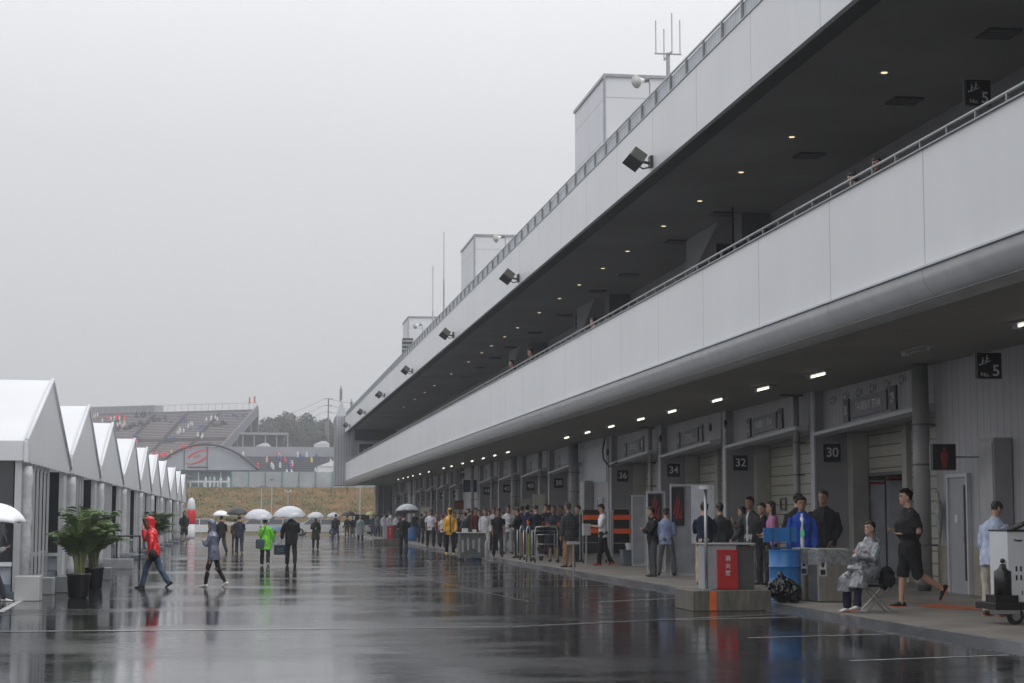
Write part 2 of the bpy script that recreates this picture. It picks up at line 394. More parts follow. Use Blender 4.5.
def umbrella(center,R_,tilt,label,m,hand=None,drop=.34,ax=0,fold=False,dark=False):
    """open umbrella: eight sagging panels, ribs, shaft and handle; center = top of canopy"""
    root=thing('umbrella',label,'umbrella',center)
    tip=Vector((0,0,0)); n=8
    M3=Matrix.Rotation(rad(ax),3,'Z')@Matrix.Rotation(rad(tilt),3,'X')
    c=MB(); rings=[]
    steps=9; sub=6
    vs=[];fs=[]
    for i in range(steps+1):
        t=i/steps
        for k in range(n*sub):
            a=2*math.pi*k/(n*sub); ph=(k%sub)/sub; sag=math.sin(math.pi*ph)
            r=R_*math.sin(t*1.35)/math.sin(1.35)*(1-.07*sag*t); z=-drop*(1-math.cos(t*1.35))/(1-math.cos(1.35))
            z+=.03*sag*t*t
            vs.append(M3@Vector((r*math.cos(a),r*math.sin(a),z)))
    w=n*sub
    for i in range(steps):
        for k in range(w): fs.append((i*w+k,(i+1)*w+k,(i+1)*w+(k+1)%w,i*w+(k+1)%w))
    c.add(vs,fs); o=c.build('canopy',m,root,world=False,smooth=True)
    sd=o.modifiers.new('s','SOLIDIFY'); sd.thickness=.003
    met=mat('umbrella_steel',(.35,.35,.36),rough=.3,metal=.9)
    rb=MB()
    for k in range(n):
        a=2*math.pi*k/n; pts=[]
        for t in (0.02,.3,.6,.8,1.0):
            pts.append(M3@Vector((R_*math.sin(t*1.35)/math.sin(1.35)*math.cos(a),R_*math.sin(t*1.35)/math.sin(1.35)*math.sin(a),-drop*(1-math.cos(t*1.35))/(1-math.cos(1.35))-.008)))
        rb.tube(pts,.0035,4)
    rb.build('ribs',met,root,world=False)
    end=M3@Vector((0,0,-.85))
    if hand is not None: end=(Vector(hand)-Vector(center))
    s=MB(); s.tube([M3@Vector((0,0,.06)),end],[.005,.006],6); s.build('shaft',met,root,world=False)
    h=MB(); dn=end.normalized(); h.tube([end-dn*.08,end,end+dn*.05,end+dn*.09+Vector((.03,0,0)),end+dn*.06+Vector((.06,0,0))],.012,8); h.build('handle',mat('umbrella_handle',(.03,.03,.03),rough=.5),root,world=False,smooth=True)
    return root
umb_clear=mat('umbrella_translucent',(.60,.62,.65),rough=.25,var=.06,alpha=.8)
umb_white=mat('umbrella_white',(.8,.81,.86),rough=.5,var=.04)
umb_black=mat('umbrella_black',(.02,.02,.025),rough=.5)
umb_olive=mat('umbrella_olive',(.07,.065,.02),rough=.6)
umb_yell=mat('umbrella_yellowgreen',(.45,.45,.18),rough=.5)
umb_grey=mat('umbrella_grey',(.38,.4,.43),rough=.45)
def held(px,ty,hw,hd,label,m,tilt=0,ax=0,drop=None,dx=0):
    """open an umbrella over the person whose hand positions are hd; its top is seen at (px,ty)"""
    hand=hd[0]; Y=hand.y+dx; c=onY(px,ty,Y); R_=hw*Y/f
    return umbrella(c,R_,tilt,label,m,hand=hand+Vector((0,0,.03)),drop=drop or R_*.68,ax=ax)
PL='people crossing the wet paddock'
# --- plaza
p,h,_=pp(153,588,517,-82,'person in a bright red hooded jacket and jeans, one hand raised, walking toward the tents',top=('jacket',(.62,.012,.015)),bot=('trousers',(.05,.075,.13)),arms='raise',legs='stride',hood=True,kind='wet',lean=8,group=PL,shoe=(.02,.02,.02),lo=1.6)
b=MB(); b.ball((h[0].x+.1,h[0].y-.05,h[0].z+.05),.1,.16,.14)
sb=tag(meshobj(remesh(b,.02,fold=.01),'shoulder_bag',cloth(BLK),None),'black bag at the hip of the person in the red jacket','bag')
p,h,_=pp(213,587,524,-70,'person in a lavender grey hooded raincoat, black leggings and white trainers, mid stride',top=('jacket',(.13,.14,.21)),bot=('leggings',(.008,.008,.01)),shoe=(.6,.6,.58),arms='cross',legs='walk3',hood=True,kind='wet',lean=4,group=PL,hem=-.24,female=True,lo=1.5)
p,h,_=pp(221,554,514,-20,'person in a black jacket walking away under the small white umbrella on the left',top=('jacket',(.015,.015,.018)),legs='walk',arms='umb',group=PL,girth=1.1)
held(221,510.5,8.5,[h[1]],'small white umbrella, leftmost of the umbrellas out on the open asphalt',umb_white,dx=8)
p,h,_=pp(239,554,515,0,'person in a navy shirt and jeans walking away under a black umbrella',top=('shirt',(.03,.032,.06)),bot=('trousers',(.03,.04,.07)),shoe=(.3,.3,.28),legs='small',arms='umb',sleeve=.5,cap=(.6,.6,.6),group=PL,girth=1.15,hem=-.2)
held(237.5,507.5,11,[h[1]],'black umbrella above the person in the navy shirt',umb_black)
p,h,_=pp(235,549,519,0,'person half hidden beyond the navy shirted walker, in dark clothes',top=('jacket',(.05,.045,.02)),arms='umb',group=PL)
held(232,515,7,[h[1]],'dark olive umbrella half hidden below the black one',umb_olive,tilt=15)
p,h,_=pp(265,566,518,4,'person in a lime green raincoat walking away with a grey shoulder bag',top=('coat',(.16,.62,.02)),bot=('trousers',(.015,.015,.02)),shoe=(.5,.5,.5),arms=((10,9,95,10),(6,24,14,0)),legs='small',kind='wet',hem=-.34,female=True,group=PL,cap=(.3,.3,.3),lo=1.5)
held(259,509,15,[h[0]],'clear white umbrella over the person in the lime green raincoat',umb_clear,tilt=6)
b=MB(); g=onZ(260,566); b.box(g.x-.15,g.x+.15,g.y-.17,g.y-.07,.56,.86); o=tag(bevel(b.build('shoulder_bag',cloth((.06,.09,.11))),.04),'slate grey shoulder bag of the person in the lime green raincoat','bag')
b=MB(); b.tube([(g.x,g.y-.13,.85),(g.x+.12,g.y-.16,1.15),(g.x+.22,g.y-.14,1.38)],.015,6); b.build('strap',cloth((.06,.09,.11)),o)
p,h,_=pp(291,566,511,2,'tall person in a black suit walking away with carrier bag and clear umbrella',top=('jacket',(.01,.01,.011)),bot=('trousers',(.01,.01,.012)),arms=((4,22,12,0),(14,10,100,12)),legs='small',group=PL,girth=1.1,hem=-.26)
held(290,506,17,[h[1]],'clear white umbrella over the person in the black suit',umb_clear,tilt=4)
b=MB(); hh=h[0]; b.box(hh.x-.24,hh.x+.14,hh.y-.06,hh.y+.06,hh.z-.44,hh.z-.12); o=tag(bevel(b.build('carrier_bag',mat('bag_black',(.012,.014,.018),rough=.35)),.02),'black square carrier bag in the left hand of the person in the black suit','bag')
b=MB(); b.tube([(hh.x-.12,hh.y,hh.z-.13),(hh.x-.05,hh.y,hh.z+.01),(hh.x+.03,hh.y,hh.z-.13)],.008,6); b.build('handle',cloth(BLK),o)
b=MB(); b.box(hh.x-.15,hh.x+.06,hh.y-.068,hh.y-.0625,hh.z-.36,hh.z-.22); b.build('label',mat('bag_print',(.03,.06,.12),rough=.4),o)
p,h,_=pp(315.5,549.5,516,184,'person in an olive coat with a green badge under a clear umbrella',top=('coat',(.045,.045,.028)),bot=('trousers',(.03,.02,.02)),legs='small',arms='umb',lanyard=1,group=PL,hair=(.08,.02,.02))
held(316,512,9.5,[h[1]],'clear umbrella over the person in the olive coat',umb_clear)
p,h,_=pp(335.5,542,514,5,'person in black jacket and blue jeans with clear umbrella beside the white car',top=('puffer',(.015,.016,.02)),bot=('trousers',(.06,.09,.15)),arms='umb',group=PL,legs='apart')
held(334,512.5,7.5,[h[1]],'clear umbrella over the person in blue jeans',umb_clear,dx=4)
p,h,_=pp(347,537,516,-10,'left person of the pair in dark clothes sharing the small black umbrella',top=('jacket',(.02,.018,.02)),arms='umb',group=PL)
held(348.5,511,7.5,[h[1]],'black umbrella over the pair by the road mouth',umb_black)
pp(352.5,537,516.5,10,'person in brown trousers and black jacket, right one of the pair under the black umbrella',top=('jacket',BLK),bot=('trousers',(.1,.075,.05)),group=PL)
pp(360.3,542,515,180,'person in a long pale grey raincoat with a green badge facing the camera',top=('coat',(.22,.24,.27)),bot=('trousers',BLK),lanyard=1,hem=-.5,kind='wet',group=PL)
p,h,_=pp(403.5,556.5,513,8,'person all in black walking away under a grey umbrella near the pit kerb',top=('shirt',(.012,.012,.014)),arms=((10,9,95,10),(-6,22,30,0)),legs='small',sleeve=.4,group=PL,girth=1.15)
held(407.5,504,12.5,[h[0]],'grey umbrella over the person all in black near the pit kerb',umb_grey,tilt=-8)
p,h,_=pp(184,543,511,170,'person in black shorts and jacket standing beside the last tents',top=('jacket',(.012,.014,.014)),bot=('shorts',BLK),arms='pocket',hood=True,group=PL)
pp(274.5,531,518,180,'person in a white raincoat near the parked cars, left of two',top=('coat',(.6,.6,.6)),bot=('trousers',(.3,.3,.3)),group=PL)
pp(282,531,518,180,'person in a white raincoat near the parked cars, right of two',top=('coat',(.6,.6,.6)),bot=('trousers',(.3,.3,.3)),group=PL)
p,h,_=pp(-11,602,519,80,'person at the left edge in white shoes holding a white umbrella',top=('jacket',(.3,.3,.3)),arms='umb',legs='walk',shoe=(.65,.65,.65),group=PL)
held(-8,502.5,33,[h[1]],'white umbrella in front of the first tent window',umb_white,drop=.38)
# --- pit pavement, near group
PV='people along the pit garages'; z1=.1
def pv(px,fy,hy,face,label,**k): return pp(px,fy,hy,face,label,z0=z1,group=PV,**k)
pv(911,607,488.5,-88,'man in a black polo and black shorts walking left with orange soled trainers',top=('shirt',(.012,.012,.014)),bot=('shorts',(.012,.012,.014)),shoe=(.02,.02,.02),hair=(.02,.012,.008),arms=((-12,12,100,34),(-6,12,104,30)),legs='jog',sleeve=.4,girth=1.8,skin='l',collar=1,hem=-.16)
p,h,_=pv(870,612,514,-118,'woman in a grey plastic poncho sitting with arms folded on a folding stool',top=('poncho',(.15,.16,.175)),bot=('trousers',(.012,.015,.03)),shoe=(.6,.6,.6),arms='cross',legs='sit',kind='plastic',lean=-4,female=True,lo=1.62,hi=1.62,long=False)
seat=p.location.copy()
pv(994,616,501,55,'man in a pale blue hooded windbreaker and beige trousers bending over the machine',top=('jacket',(.42,.48,.62)),bot=('trousers',(.42,.38,.32)),shoe=(.1,.08,.06),arms='point',lean=10,head=(10,25),hem=-.2,legs='stand')
pv(825,594,486,-150,'bearded man in a black jacket and khaki trousers, tallest behind the steel bins',top=('puffer',(.012,.012,.015)),bot=('trousers',(.2,.17,.12)),arms='pocket',skin='m',girth=1.15,head=(10,0),hi=1.96,inner=None)
pv(799,592,487,20,'person in a black jacket with back turned behind the blue board',top=('jacket',(.012,.012,.014)),arms='pocket',girth=1.1)
pv(803,597,497,-165,'man in a bright blue jacket with dark sleeves and spectacles behind the bins',top=('jacket',(.015,.06,.33)),arms='down',skin='m',lanyard=1,inner=(.6,.6,.6),hair=(.02,.018,.016))
pv(774,587,498,-75,'woman in a pink cardigan and dark skirt behind the blue drum',top=('shirt',(.42,.17,.33)),bot=('skirt',(.012,.012,.014)),arms='lap',female=True,hair=(.012,.01,.009),long=True,hi=1.78)
pv(764,585,498,-120,'person in black clothing between the pink cardigan and the grey shirt',top=('jacket',(.01,.01,.012)),arms='down',hi=1.75)
pv(752,582,495,-120,'man in an open charcoal shirt over a striped tee with pale trousers',top=('shirt',(.05,.055,.055)),bot=('trousers',(.42,.43,.42)),shoe=(.5,.5,.5),arms='point',sleeve=.45,inner=(.5,.5,.5),hem=-.2,skin='m',hair=(.02,.015,.012),legs='small')
pv(744.5,580,499,-60,'person mostly hidden behind the man in the charcoal shirt, holding a phone',top=('jacket',(.04,.045,.06)),arms='phone',hi=1.7)
pv(705,585.5,502.5,20,'man in a navy jumper and beige trousers beside the extinguisher box',top=('shirt',(.012,.018,.04)),bot=('trousers',(.45,.34,.21)),shoe=(.12,.03,.02),arms='cross',girth=1.1,legs='stand')
pv(721,584,503.5,-10,'person in a dark grey hooded jacket with a white garment under it',top=('jacket',(.045,.047,.05)),bot=('trousers',(.03,.03,.035)),arms='pocket',inner=None,long=False,girth=1.1)
pv(653,577,507,-95,'man in black jacket and charcoal trousers, arms folded, before the clear screens',top=('jacket',(.012,.012,.014)),bot=('trousers',(.06,.06,.065)),arms='cross',legs='apart',lo=1.6)
pv(666.5,576,508,15,'man in a light blue shirt and grey trousers seen from behind',top=('shirt',(.28,.34,.52)),bot=('trousers',(.13,.13,.14)),arms='lap',legs='apart',lo=1.6)
pv(603,565.5,504,-80,'man in a white shirt and black trousers reading a clipboard',top=('shirt',(.75,.76,.78)),bot=('trousers',(.01,.01,.012)),shoe=(.35,.03,.03),arms='read',sleeve=.5,head=(0,20),legs='small')
pv(569,567.5,503,-35,'large man in a dark plaid shirt and tan trousers by the round topped post',top=('jacket',(.02,.022,.024)),bot=('trousers',(.28,.15,.075)),kind='plaid',girth=1.35,arms='down',hem=-.24,skin='m')
pv(554,562,506,-150,'man in a navy team shirt and shorts with orange sleeve bands holding papers',top=('shirt',(.014,.018,.035)),bot=('shorts',(.012,.014,.03)),band=(.7,.13,.03),arms='read',sleeve=.4,skin='m')
pv(537,561,505,-10,'person in a navy shirt with orange armband leaning on the tubular trolleys',top=('shirt',(.012,.014,.028)),band=(.7,.13,.03),arms='rail',sleeve=.4,head=(0,20),lean=8)
pv(545,557,504.5,160,'person in dark blue behind the navy shirted crew',top=('jacket',(.012,.016,.04)))
pv(549,556,504,20,'dark blue jacket with a grey backpack further back in the crew by the trolleys',backpack=(.12,.12,.13),top=('jacket',(.015,.018,.035)),skin='m')
pv(579,562,506,-120,'dark haired person in black behind the plaid shirted man',top=('jacket',(.012,.012,.015)),arms='cross',girth=1.2)
pv(561.5,556,506,-110,'person in a dark shirt just left of the plaid shirted man, face turned away',top=('shirt',(.03,.03,.04)),skin='m')
pv(527,557,504,10,'person in a dark blue vest with a white back panel',top=('jacket',(.014,.022,.07)),inner=(.5,.5,.52))
pv(518,558,508,-60,'person in a black suit jacket with a tan bag by the trolleys',top=('jacket',(.01,.01,.011)),arms='read',head=(0,15),inner=(.5,.5,.5))
pv(521.5,554,506,30,'person in a dark coat close behind the black suit jacket',top=('coat',(.015,.015,.02)))
pv(508,554,505.5,180,'person in a white shirt standing left of the black suit jacket',top=('shirt',(.62,.63,.66)),bot=('trousers',(.35,.35,.36)),skin='m')
pv(513.5,553,508,170,'person in a pale grey shirt with a white sheet in hand',top=('shirt',(.42,.44,.45)),bot=('trousers',(.3,.3,.31)),arms='read')
pv(498,557,508.5,178,'man in a black team polo with orange shoulder flash walking toward the camera',top=('shirt',(.012,.012,.018)),band=None,arms='down',sleeve=.4,legs='small',skin='m',lanyard=None,girth=1.1)
pv(493.5,551,507.5,175,'person in a white shirt just behind the black team polo',top=('shirt',(.55,.55,.58)),skin='m')
pv(485,553,509,185,'person in white overalls with dark braces behind the counter',top=('shirt',(.6,.6,.62)),bot=('trousers',(.6,.6,.6)),long=True)
pv(475,551,508,150,'person in a maroon shirt behind the counter',top=('shirt',(.12,.02,.02)),skin='m')
pv(479.5,549,510,200,'person in a white top behind the counter, right of the maroon shirt',top=('shirt',(.5,.5,.52)))
pv(469,551,508.5,-60,'person in a teal jacket behind the counter',top=('jacket',(.03,.075,.09)))
pv(465.5,553,512,-40,'person in a blue grey shirt at the left end of the counter',top=('shirt',(.05,.07,.09)),arms='lap')
pv(458,549,513,170,'person with dark clothes between the yellow hood and the counter',top=('jacket',(.02,.025,.035)))
pv(450,554.5,508,183,'person in a yellow and grey hooded rain jacket and yellow shoes walking toward the camera',top=('jacket',(.72,.36,.02)),bot=('trousers',(.012,.012,.015)),shoe=(.75,.42,.02),inner=(.06,.06,.065),hood=True,kind='wet',arms='down',legs='small',skin='d',hem=-.2)
pv(430.5,547.5,509.5,180,'man in a white polo and dark trousers with a shoulder strap',top=('shirt',(.7,.71,.75)),bot=('trousers',(.014,.015,.022)),sleeve=.4,skin='m',legs='small',girth=1.1)
pv(436.5,546,513,180,'person in a red shirt behind the white polo',top=('shirt',(.25,.02,.025)))
pv(442.5,547.5,514.5,-150,'person in a white tee with a red cap next to the yellow jacket',top=('shirt',(.6,.6,.6)),cap=(.4,.03,.04),sleeve=.4)
pv(421,543,514,10,'person in dark blue with an olive backpack further back left of the white polo',backpack=(.08,.08,.04),top=('jacket',(.02,.025,.04)))
pv(425,544,512,170,'person in black standing close behind the white polo',top=('jacket',(.012,.012,.014)))
p,h,_=pv(373,536,514.5,-10,'person in a blue top under the yellow green umbrella at the far garages',top=('jacket',(.04,.07,.11)),bot=('trousers',(.04,.055,.09)),arms='umb',detail=0)
held(371.5,511.2,6.2,[h[1]],'yellow green umbrella at the far garages',umb_yell)
pv(377.5,537,514,20,'person in a grey jacket and jeans, second from the left at the far garages',top=('jacket',(.12,.12,.12)),bot=('trousers',(.04,.055,.09)),detail=0)
pv(384,538,513,10,'person in a pale lilac shirt at the far garages',top=('shirt',(.4,.4,.48)),bot=('trousers',(.04,.04,.05)),detail=0)
pv(390.5,539.5,511.5,-30,'person in a white jacket over black trousers beside the far extinguisher box',top=('jacket',(.5,.5,.5)),bot=('trousers',(.012,.012,.012)),detail=0)
pv(396,540,514,20,'person in a white tee right of the far extinguisher box',top=('shirt',(.5,.5,.52)),detail=0)
pv(399.5,540,514,40,'person in dark clothes beyond the grey umbrella',top=('shirt',(.04,.04,.05)),detail=0)
fill=[(415,541,'charcoal'),(446,545,'brown'),(454.5,547,'dark green'),(461.5,548,'ivory'),(471.5,547,'crimson'),(489,549,'pale blue'),(502.5,550,'slate'),(531,553,'black'),(541,554,'navy')]
cl={'charcoal':(.03,.03,.033),'brown':(.07,.04,.025),'dark green':(.02,.05,.03),'ivory':(.5,.48,.42),'crimson':(.3,.02,.03),'pale blue':(.3,.38,.5),'slate':(.1,.11,.13),'black':(.012,.012,.012),'navy':(.012,.018,.04)}
for px,fy,cn in fill:
    pv(px,fy-3,511+(px%3),150+random.random()*80,'person in a %s top at the back of the crowd'%cn,top=('shirt',cl[cn]),detail=0)
# --- balcony
BF=5.7
def bal(px,hy,X,face,label,**k):
    g=onX(px,hy,X); H=max(1.6,min(1.85,g.z-BF)); g.z=BF
    return person(g,H,face,label,detail=1,seed=int(px),group='people on the upper terrace',**k)
bal(878,163,10.0,-150,'person in a black top leaning on the terrace rail, nearest on the balcony',top=('shirt',(.012,.012,.012)),arms='rail',lean=10,skin='m')
bal(863,178,10.1,-60,'person in black at the terrace rail, second nearest on the balcony',top=('jacket',(.012,.012,.012)),arms='rail',lean=14)
bal(597,317,10.3,-60,'person in a white shirt alone on the terrace',top=('shirt',(.65,.65,.68)),arms='rail',lean=8)
bal(533,349,10.1,-90,'person in a dark jacket on the terrace, right one of a pair',top=('jacket',(.015,.015,.02)),arms='rail',lean=6)
bal(514,356,10.1,-90,'person in a black jacket with white collar on the terrace, left one of a pair',top=('jacket',(.015,.015,.02)),inner=(.5,.5,.5),arms='rail',lean=6)
bal(365,446,10.3,-120,'person in white at the far end of the terrace',top=('shirt',(.4,.4,.42)),arms='rail')
bal(369.5,447,10.3,-100,'person in a red brown top at the far end of the terrace',top=('shirt',(.12,.05,.05)),arms='rail')
bpy.data.collections.remove(TMP)
# ------------------------------------------------------------------ ground
def asphalt():
    m,nt,b=newmat('wet_asphalt'); N=nt.nodes; L=nt.links
    tc=N.new('ShaderNodeTexCoord')
    def nz(sc,det=4,st=None,rough=.5):
        n=N.new('ShaderNodeTexNoise'); n.inputs['Scale'].default_value=sc; n.inputs['Detail'].default_value=det; n.inputs['Roughness'].default_value=rough
        if st:
            mp=N.new('ShaderNodeMapping'); mp.inputs['Scale'].default_value=st; L.new(tc.outputs['Object'],mp.inputs[0]); L.new(mp.outputs[0],n.inputs['Vector'])
        else: L.new(tc.outputs['Object'],n.inputs['Vector'])
        return n.outputs[0]
    def ramp(src,a,b_,ca,cb):
        r=N.new('ShaderNodeValToRGB'); r.color_ramp.elements[0].position=a; r.color_ramp.elements[1].position=b_
        r.color_ramp.elements[0].color=tuple(ca)+(1,); r.color_ramp.elements[1].color=tuple(cb)+(1,); L.new(src,r.inputs[0]); return r.outputs[0]
    big=nz(.30,7,(.55,1.0,1),.68); agg=nz(55,3); mid=nz(1.6,8,(.35,1.2,1),.72)
    wet=ramp(big,.42,.57,(0,0,0),(1,1,1))
    colr=ramp(mid,.3,.7,(.010,.0105,.012),(.028,.029,.031)); 
    mx=N.new('ShaderNodeMix'); mx.data_type='RGBA'; mx.blend_type='MULTIPLY'; mx.inputs[0].default_value=.5; L.new(colr,mx.inputs[6]); L.new(ramp(agg,.35,.65,(.45,.45,.45),(1.4,1.4,1.4)),mx.inputs[7]); L.new(mx.outputs[2],b.inputs['Base Color'])
    rr=N.new('ShaderNodeMapRange'); rr.inputs[3].default_value=-.06; rr.inputs[4].default_value=.11; L.new(wet,rr.inputs[0])
    r2=N.new('ShaderNodeMath'); r2.operation='MULTIPLY_ADD'; r2.inputs[1].default_value=.12; L.new(mid,r2.inputs[0]); L.new(rr.outputs[0],r2.inputs[2]); L.new(r2.outputs[0],b.inputs['Roughness'])
    b.inputs['Specular IOR Level'].default_value=.5; b.inputs['IOR'].default_value=1.36
    fine=nz(4.5,8,(.4,1.6,1),.8); r3=N.new('ShaderNodeMath'); r3.operation='MULTIPLY_ADD'; r3.inputs[1].default_value=.34; r3.use_clamp=True
    sb=N.new('ShaderNodeMath'); sb.operation='SUBTRACT'; sb.inputs[1].default_value=.5; L.new(fine,sb.inputs[0]); L.new(sb.outputs[0],r3.inputs[0]); L.new(r2.outputs[0],r3.inputs[2]); L.new(r3.outputs[0],b.inputs['Roughness'])
    # ripples and coarse stone
    rip=nz(7,5,(.6,1.2,1),.6); 
    b1=N.new('ShaderNodeBump'); b1.inputs['Strength'].default_value=.3; b1.inputs['Distance'].default_value=.006; L.new(rip,b1.inputs['Height'])
    b2=N.new('ShaderNodeBump'); b2.inputs['Distance'].default_value=.002; L.new(agg,b2.inputs['Height']); L.new(b1.outputs[0],b2.inputs['Normal'])
    ms=N.new('ShaderNodeMapRange'); ms.inputs[3].default_value=.02; ms.inputs[4].default_value=.22; L.new(wet,ms.inputs[0]); L.new(ms.outputs[0],b2.inputs['Strength'])
    b3=N.new('ShaderNodeBump'); b3.inputs['Strength'].default_value=.15; b3.inputs['Distance'].default_value=.02; L.new(nz(.7,3),b3.inputs['Height']); L.new(b2.outputs[0],b3.inputs['Normal'])
    L.new(b3.outputs[0],b.inputs['Normal'])
    return m
m=MB(); m.add([(-900,-60,0),(900,-60,0),(900,1500,0),(-900,1500,0)],[(0,1,2,3)]); struct('asphalt_ground',m,asphalt())
KX=8.62
conc=lined('pavement_concrete',(.215,.195,.17),1,4.1,.018,dark=.45,rough=.45,var=.28,scale=.9,bump=.3,streak=0)
m=MB(); m.box(KX+.42,13.8,-20,174,-.2,.1); struct('pavement',m,conc)
# gutter of small blocks between road and pavement
m=MB(); m.hexa([(KX,-20,-.1),(KX+.42,-20,-.1),(KX+.42,174,-.1),(KX,174,-.1),(KX,-20,.012),(KX+.42,-20,.088),(KX+.42,174,.088),(KX,174,.012)])
struct('gutter',m,lined('gutter_blocks',(.11,.115,.125),1,.3,.02,dark=.35,rough=.22,second=(0,.14,.012,0),var=.25,scale=6))
paint=mat('road_paint',(.42,.42,.41),rough=.3,var=.45,scale=5)
def strip(p,q,w,z,name,mt):
    p=Vector(p); q=Vector(q); d=(q-p).normalized(); n=Vector((-d.y,d.x,0))*w/2
    m=MB(); a=[p-n,q-n,q+n,p+n]; m.add([(v.x,v.y,z) for v in a],[(0,1,2,3)]); return struct(name,m,mt)
for (a,b_) in [((850,661),(1024,655)),((748,638),(907,634)),((676,620),(810,617)),((600,602),(680,598))]:
    p,q=onZ(*a),onZ(*b_); q.x=min(q.x,KX-.05)
    strip(p,q,.07,.004,'painted_line',paint)
y=35.2+4.1*1.3
while y<150:
    strip((6.4,y,0),(8.5,y+.35,0),.07,.004,'painted_line',paint); y+=4.1
seam=mat('asphalt_seam',(.14,.145,.15),rough=.16,var=.5,scale=3,stretch=(1,.2,1))
p,q=onZ(0,632),onZ(512,627); strip(p-Vector((8,0,0)),q,.28,.004,'asphalt_seam',seam); strip(q,onZ(830,612),.24,.004,'asphalt_seam',seam)
strip(onZ(0,612),onZ(22,600),.12,.004,'painted_line',paint)
strip((-9,29.6,0),(-2.2,29.9,0),.07,.004,'painted_line',mat('road_paint_worn',(.16,.16,.165),rough=.25,var=.7,scale=8))
strip((-9,31.2,0),(-1.6,31.5,0),.06,.004,'painted_line',mat('road_paint_worn',(.16,.16,.165)))
strip((.5,46,0),(8.4,52,0),.3,.004,'asphalt_seam',seam)
strip((-3,62,0),(8.5,63,0),.25,.004,'asphalt_seam',seam)
strip((3.5,62,0),(5.2,33,0),.04,.006,'painted_line',mat('road_paint_worn',(.16,.16,.165)))
g=onZ(950,607,.1); m=MB(); n=18; m.add([(g.x+.42*math.cos(a)*(1+.15*math.sin(3*a)),g.y+.9*math.sin(a)*(1+.1*math.cos(5*a)),.104) for a in [2*math.pi*i/n for i in range(n)]],[tuple(range(n))]); struct('orange_paint_mark',m,mat('orange_paint',(.5,.12,.03),rough=.4,var=.5,scale=9))
m=MB()
for a,b_ in [((865,596),(935,603)),((800,590),(862,594))]:
    p,q=onZ(*a,.1),onZ(*b_,.1); m.add([(p.x,p.y,.104),(q.x,q.y,.104),(q.x,q.y+.12,.104),(p.x,p.y+.12,.104)],[(0,1,2,3)])
struct('orange_paint_line',m,mat('orange_paint',(.5,.12,.03)))
# ------------------------------------------------------------------ pit building
PB=thing('pit_building','long grey two storey pit garage building with a terrace and deep white fascias','building',(14,20,0))
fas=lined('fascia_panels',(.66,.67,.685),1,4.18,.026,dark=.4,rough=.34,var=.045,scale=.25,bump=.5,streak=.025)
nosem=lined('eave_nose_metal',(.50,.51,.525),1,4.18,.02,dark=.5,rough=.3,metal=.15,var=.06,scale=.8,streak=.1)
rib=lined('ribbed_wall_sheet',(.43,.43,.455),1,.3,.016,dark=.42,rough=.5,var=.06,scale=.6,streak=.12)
ribx=lined('ribbed_wall_sheet_end',(.42,.43,.46),0,.3,.016,dark=.42,rough=.5,var=.06,scale=.6,streak=.12)
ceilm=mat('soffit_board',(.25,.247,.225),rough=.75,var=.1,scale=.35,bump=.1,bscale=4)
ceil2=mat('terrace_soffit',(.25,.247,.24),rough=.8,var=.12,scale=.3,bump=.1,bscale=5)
white=mat('white_trim',(.5,.51,.55),rough=.4,var=.06)
greyp=mat('grey_painted_panel',(.31,.31,.325),rough=.45,var=.1,scale=1.2)
dgrey=mat('dark_grey_frame',(.12,.12,.125),rough=.5)
shut=lined('roller_shutter',(.42,.41,.35),2,.27,.03,dark=.3,rough=.45,var=.07,scale=1.5,bump=1,streak=.1)
dark=mat('garage_dark',(.035,.035,.038),rough=.7)
steel=mat('galvanised_steel',(.34,.35,.36),rough=.35,metal=.7)
glassd=mat('dark_glass',(.03,.035,.04),rough=.06,var=0,spec=.8)
Y0,Y1=4,174
def PBp(name,mb,mt,lab=None,**k):
    o=mb.build(name,mt,PB,**k)
    if lab: o['label']=lab
    return o
# roof
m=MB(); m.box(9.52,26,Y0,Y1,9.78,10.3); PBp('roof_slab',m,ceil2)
m=MB(); m.box(9.4,9.5,Y0,Y1,9.70,11.14); PBp('roof_fascia',m,fas)
m=MB(); m.box(9.46,9.9,Y0,Y1,9.74,9.777); PBp('fascia_lip',m,mat('lip_dark',(.06,.06,.06),rough=.6))
m=MB(); m.box(9.38,9.52,Y0,Y1,11.142,11.17); PBp('fascia_coping',m,steel)
# roof guard: rail posts and translucent screen
rl=MB(); rl.box(9.44,9.48,Y0,Y1,11.585,11.62)
y=Y0+.8
while y<Y1: rl.box(9.43,9.48,y,y+.05,11.172,11.585); y+=1.5
PBp('roof_guard_rail',rl,steel)
m=MB(); m.box(9.487,9.495,Y0,Y1,11.18,11.57); PBp('roof_guard_screen',m,lined('guard_screen',(.46,.49,.53),1,.19,.05,dark=.75,rough=.45,var=.15,scale=2,bump=.8))
# upper floor
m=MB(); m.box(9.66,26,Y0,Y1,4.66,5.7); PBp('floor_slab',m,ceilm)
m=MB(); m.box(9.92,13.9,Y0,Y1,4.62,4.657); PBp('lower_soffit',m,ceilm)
m=MB(); m.box(9.5,9.63,Y0,Y1,5.06,6.78); PBp('terrace_parapet',m,fas)
m=MB(); m.box(9.46,9.66,Y0,Y1,6.782,6.80); PBp('parapet_coping',m,steel)
prof=[(9.45,5.055)]+[(9.93-.48*math.cos(t),5.03-.43*math.sin(t)) for t in [rad(a) for a in range(0,91,9)]]+[(9.93,5.055)]
m=MB(); m.prism(prof,lambda u,v,w:(u,w,v),Y0,Y1); o=PBp('eave_nose',m,nosem,fix=True); smoothshade(o)
md=o.modifiers.new('e','EDGE_SPLIT'); md.split_angle=rad(35)
m=MB(); m.box(9.40,9.50,Y0,Y1,5.057,5.085); PBp('eave_flashing',m,white)
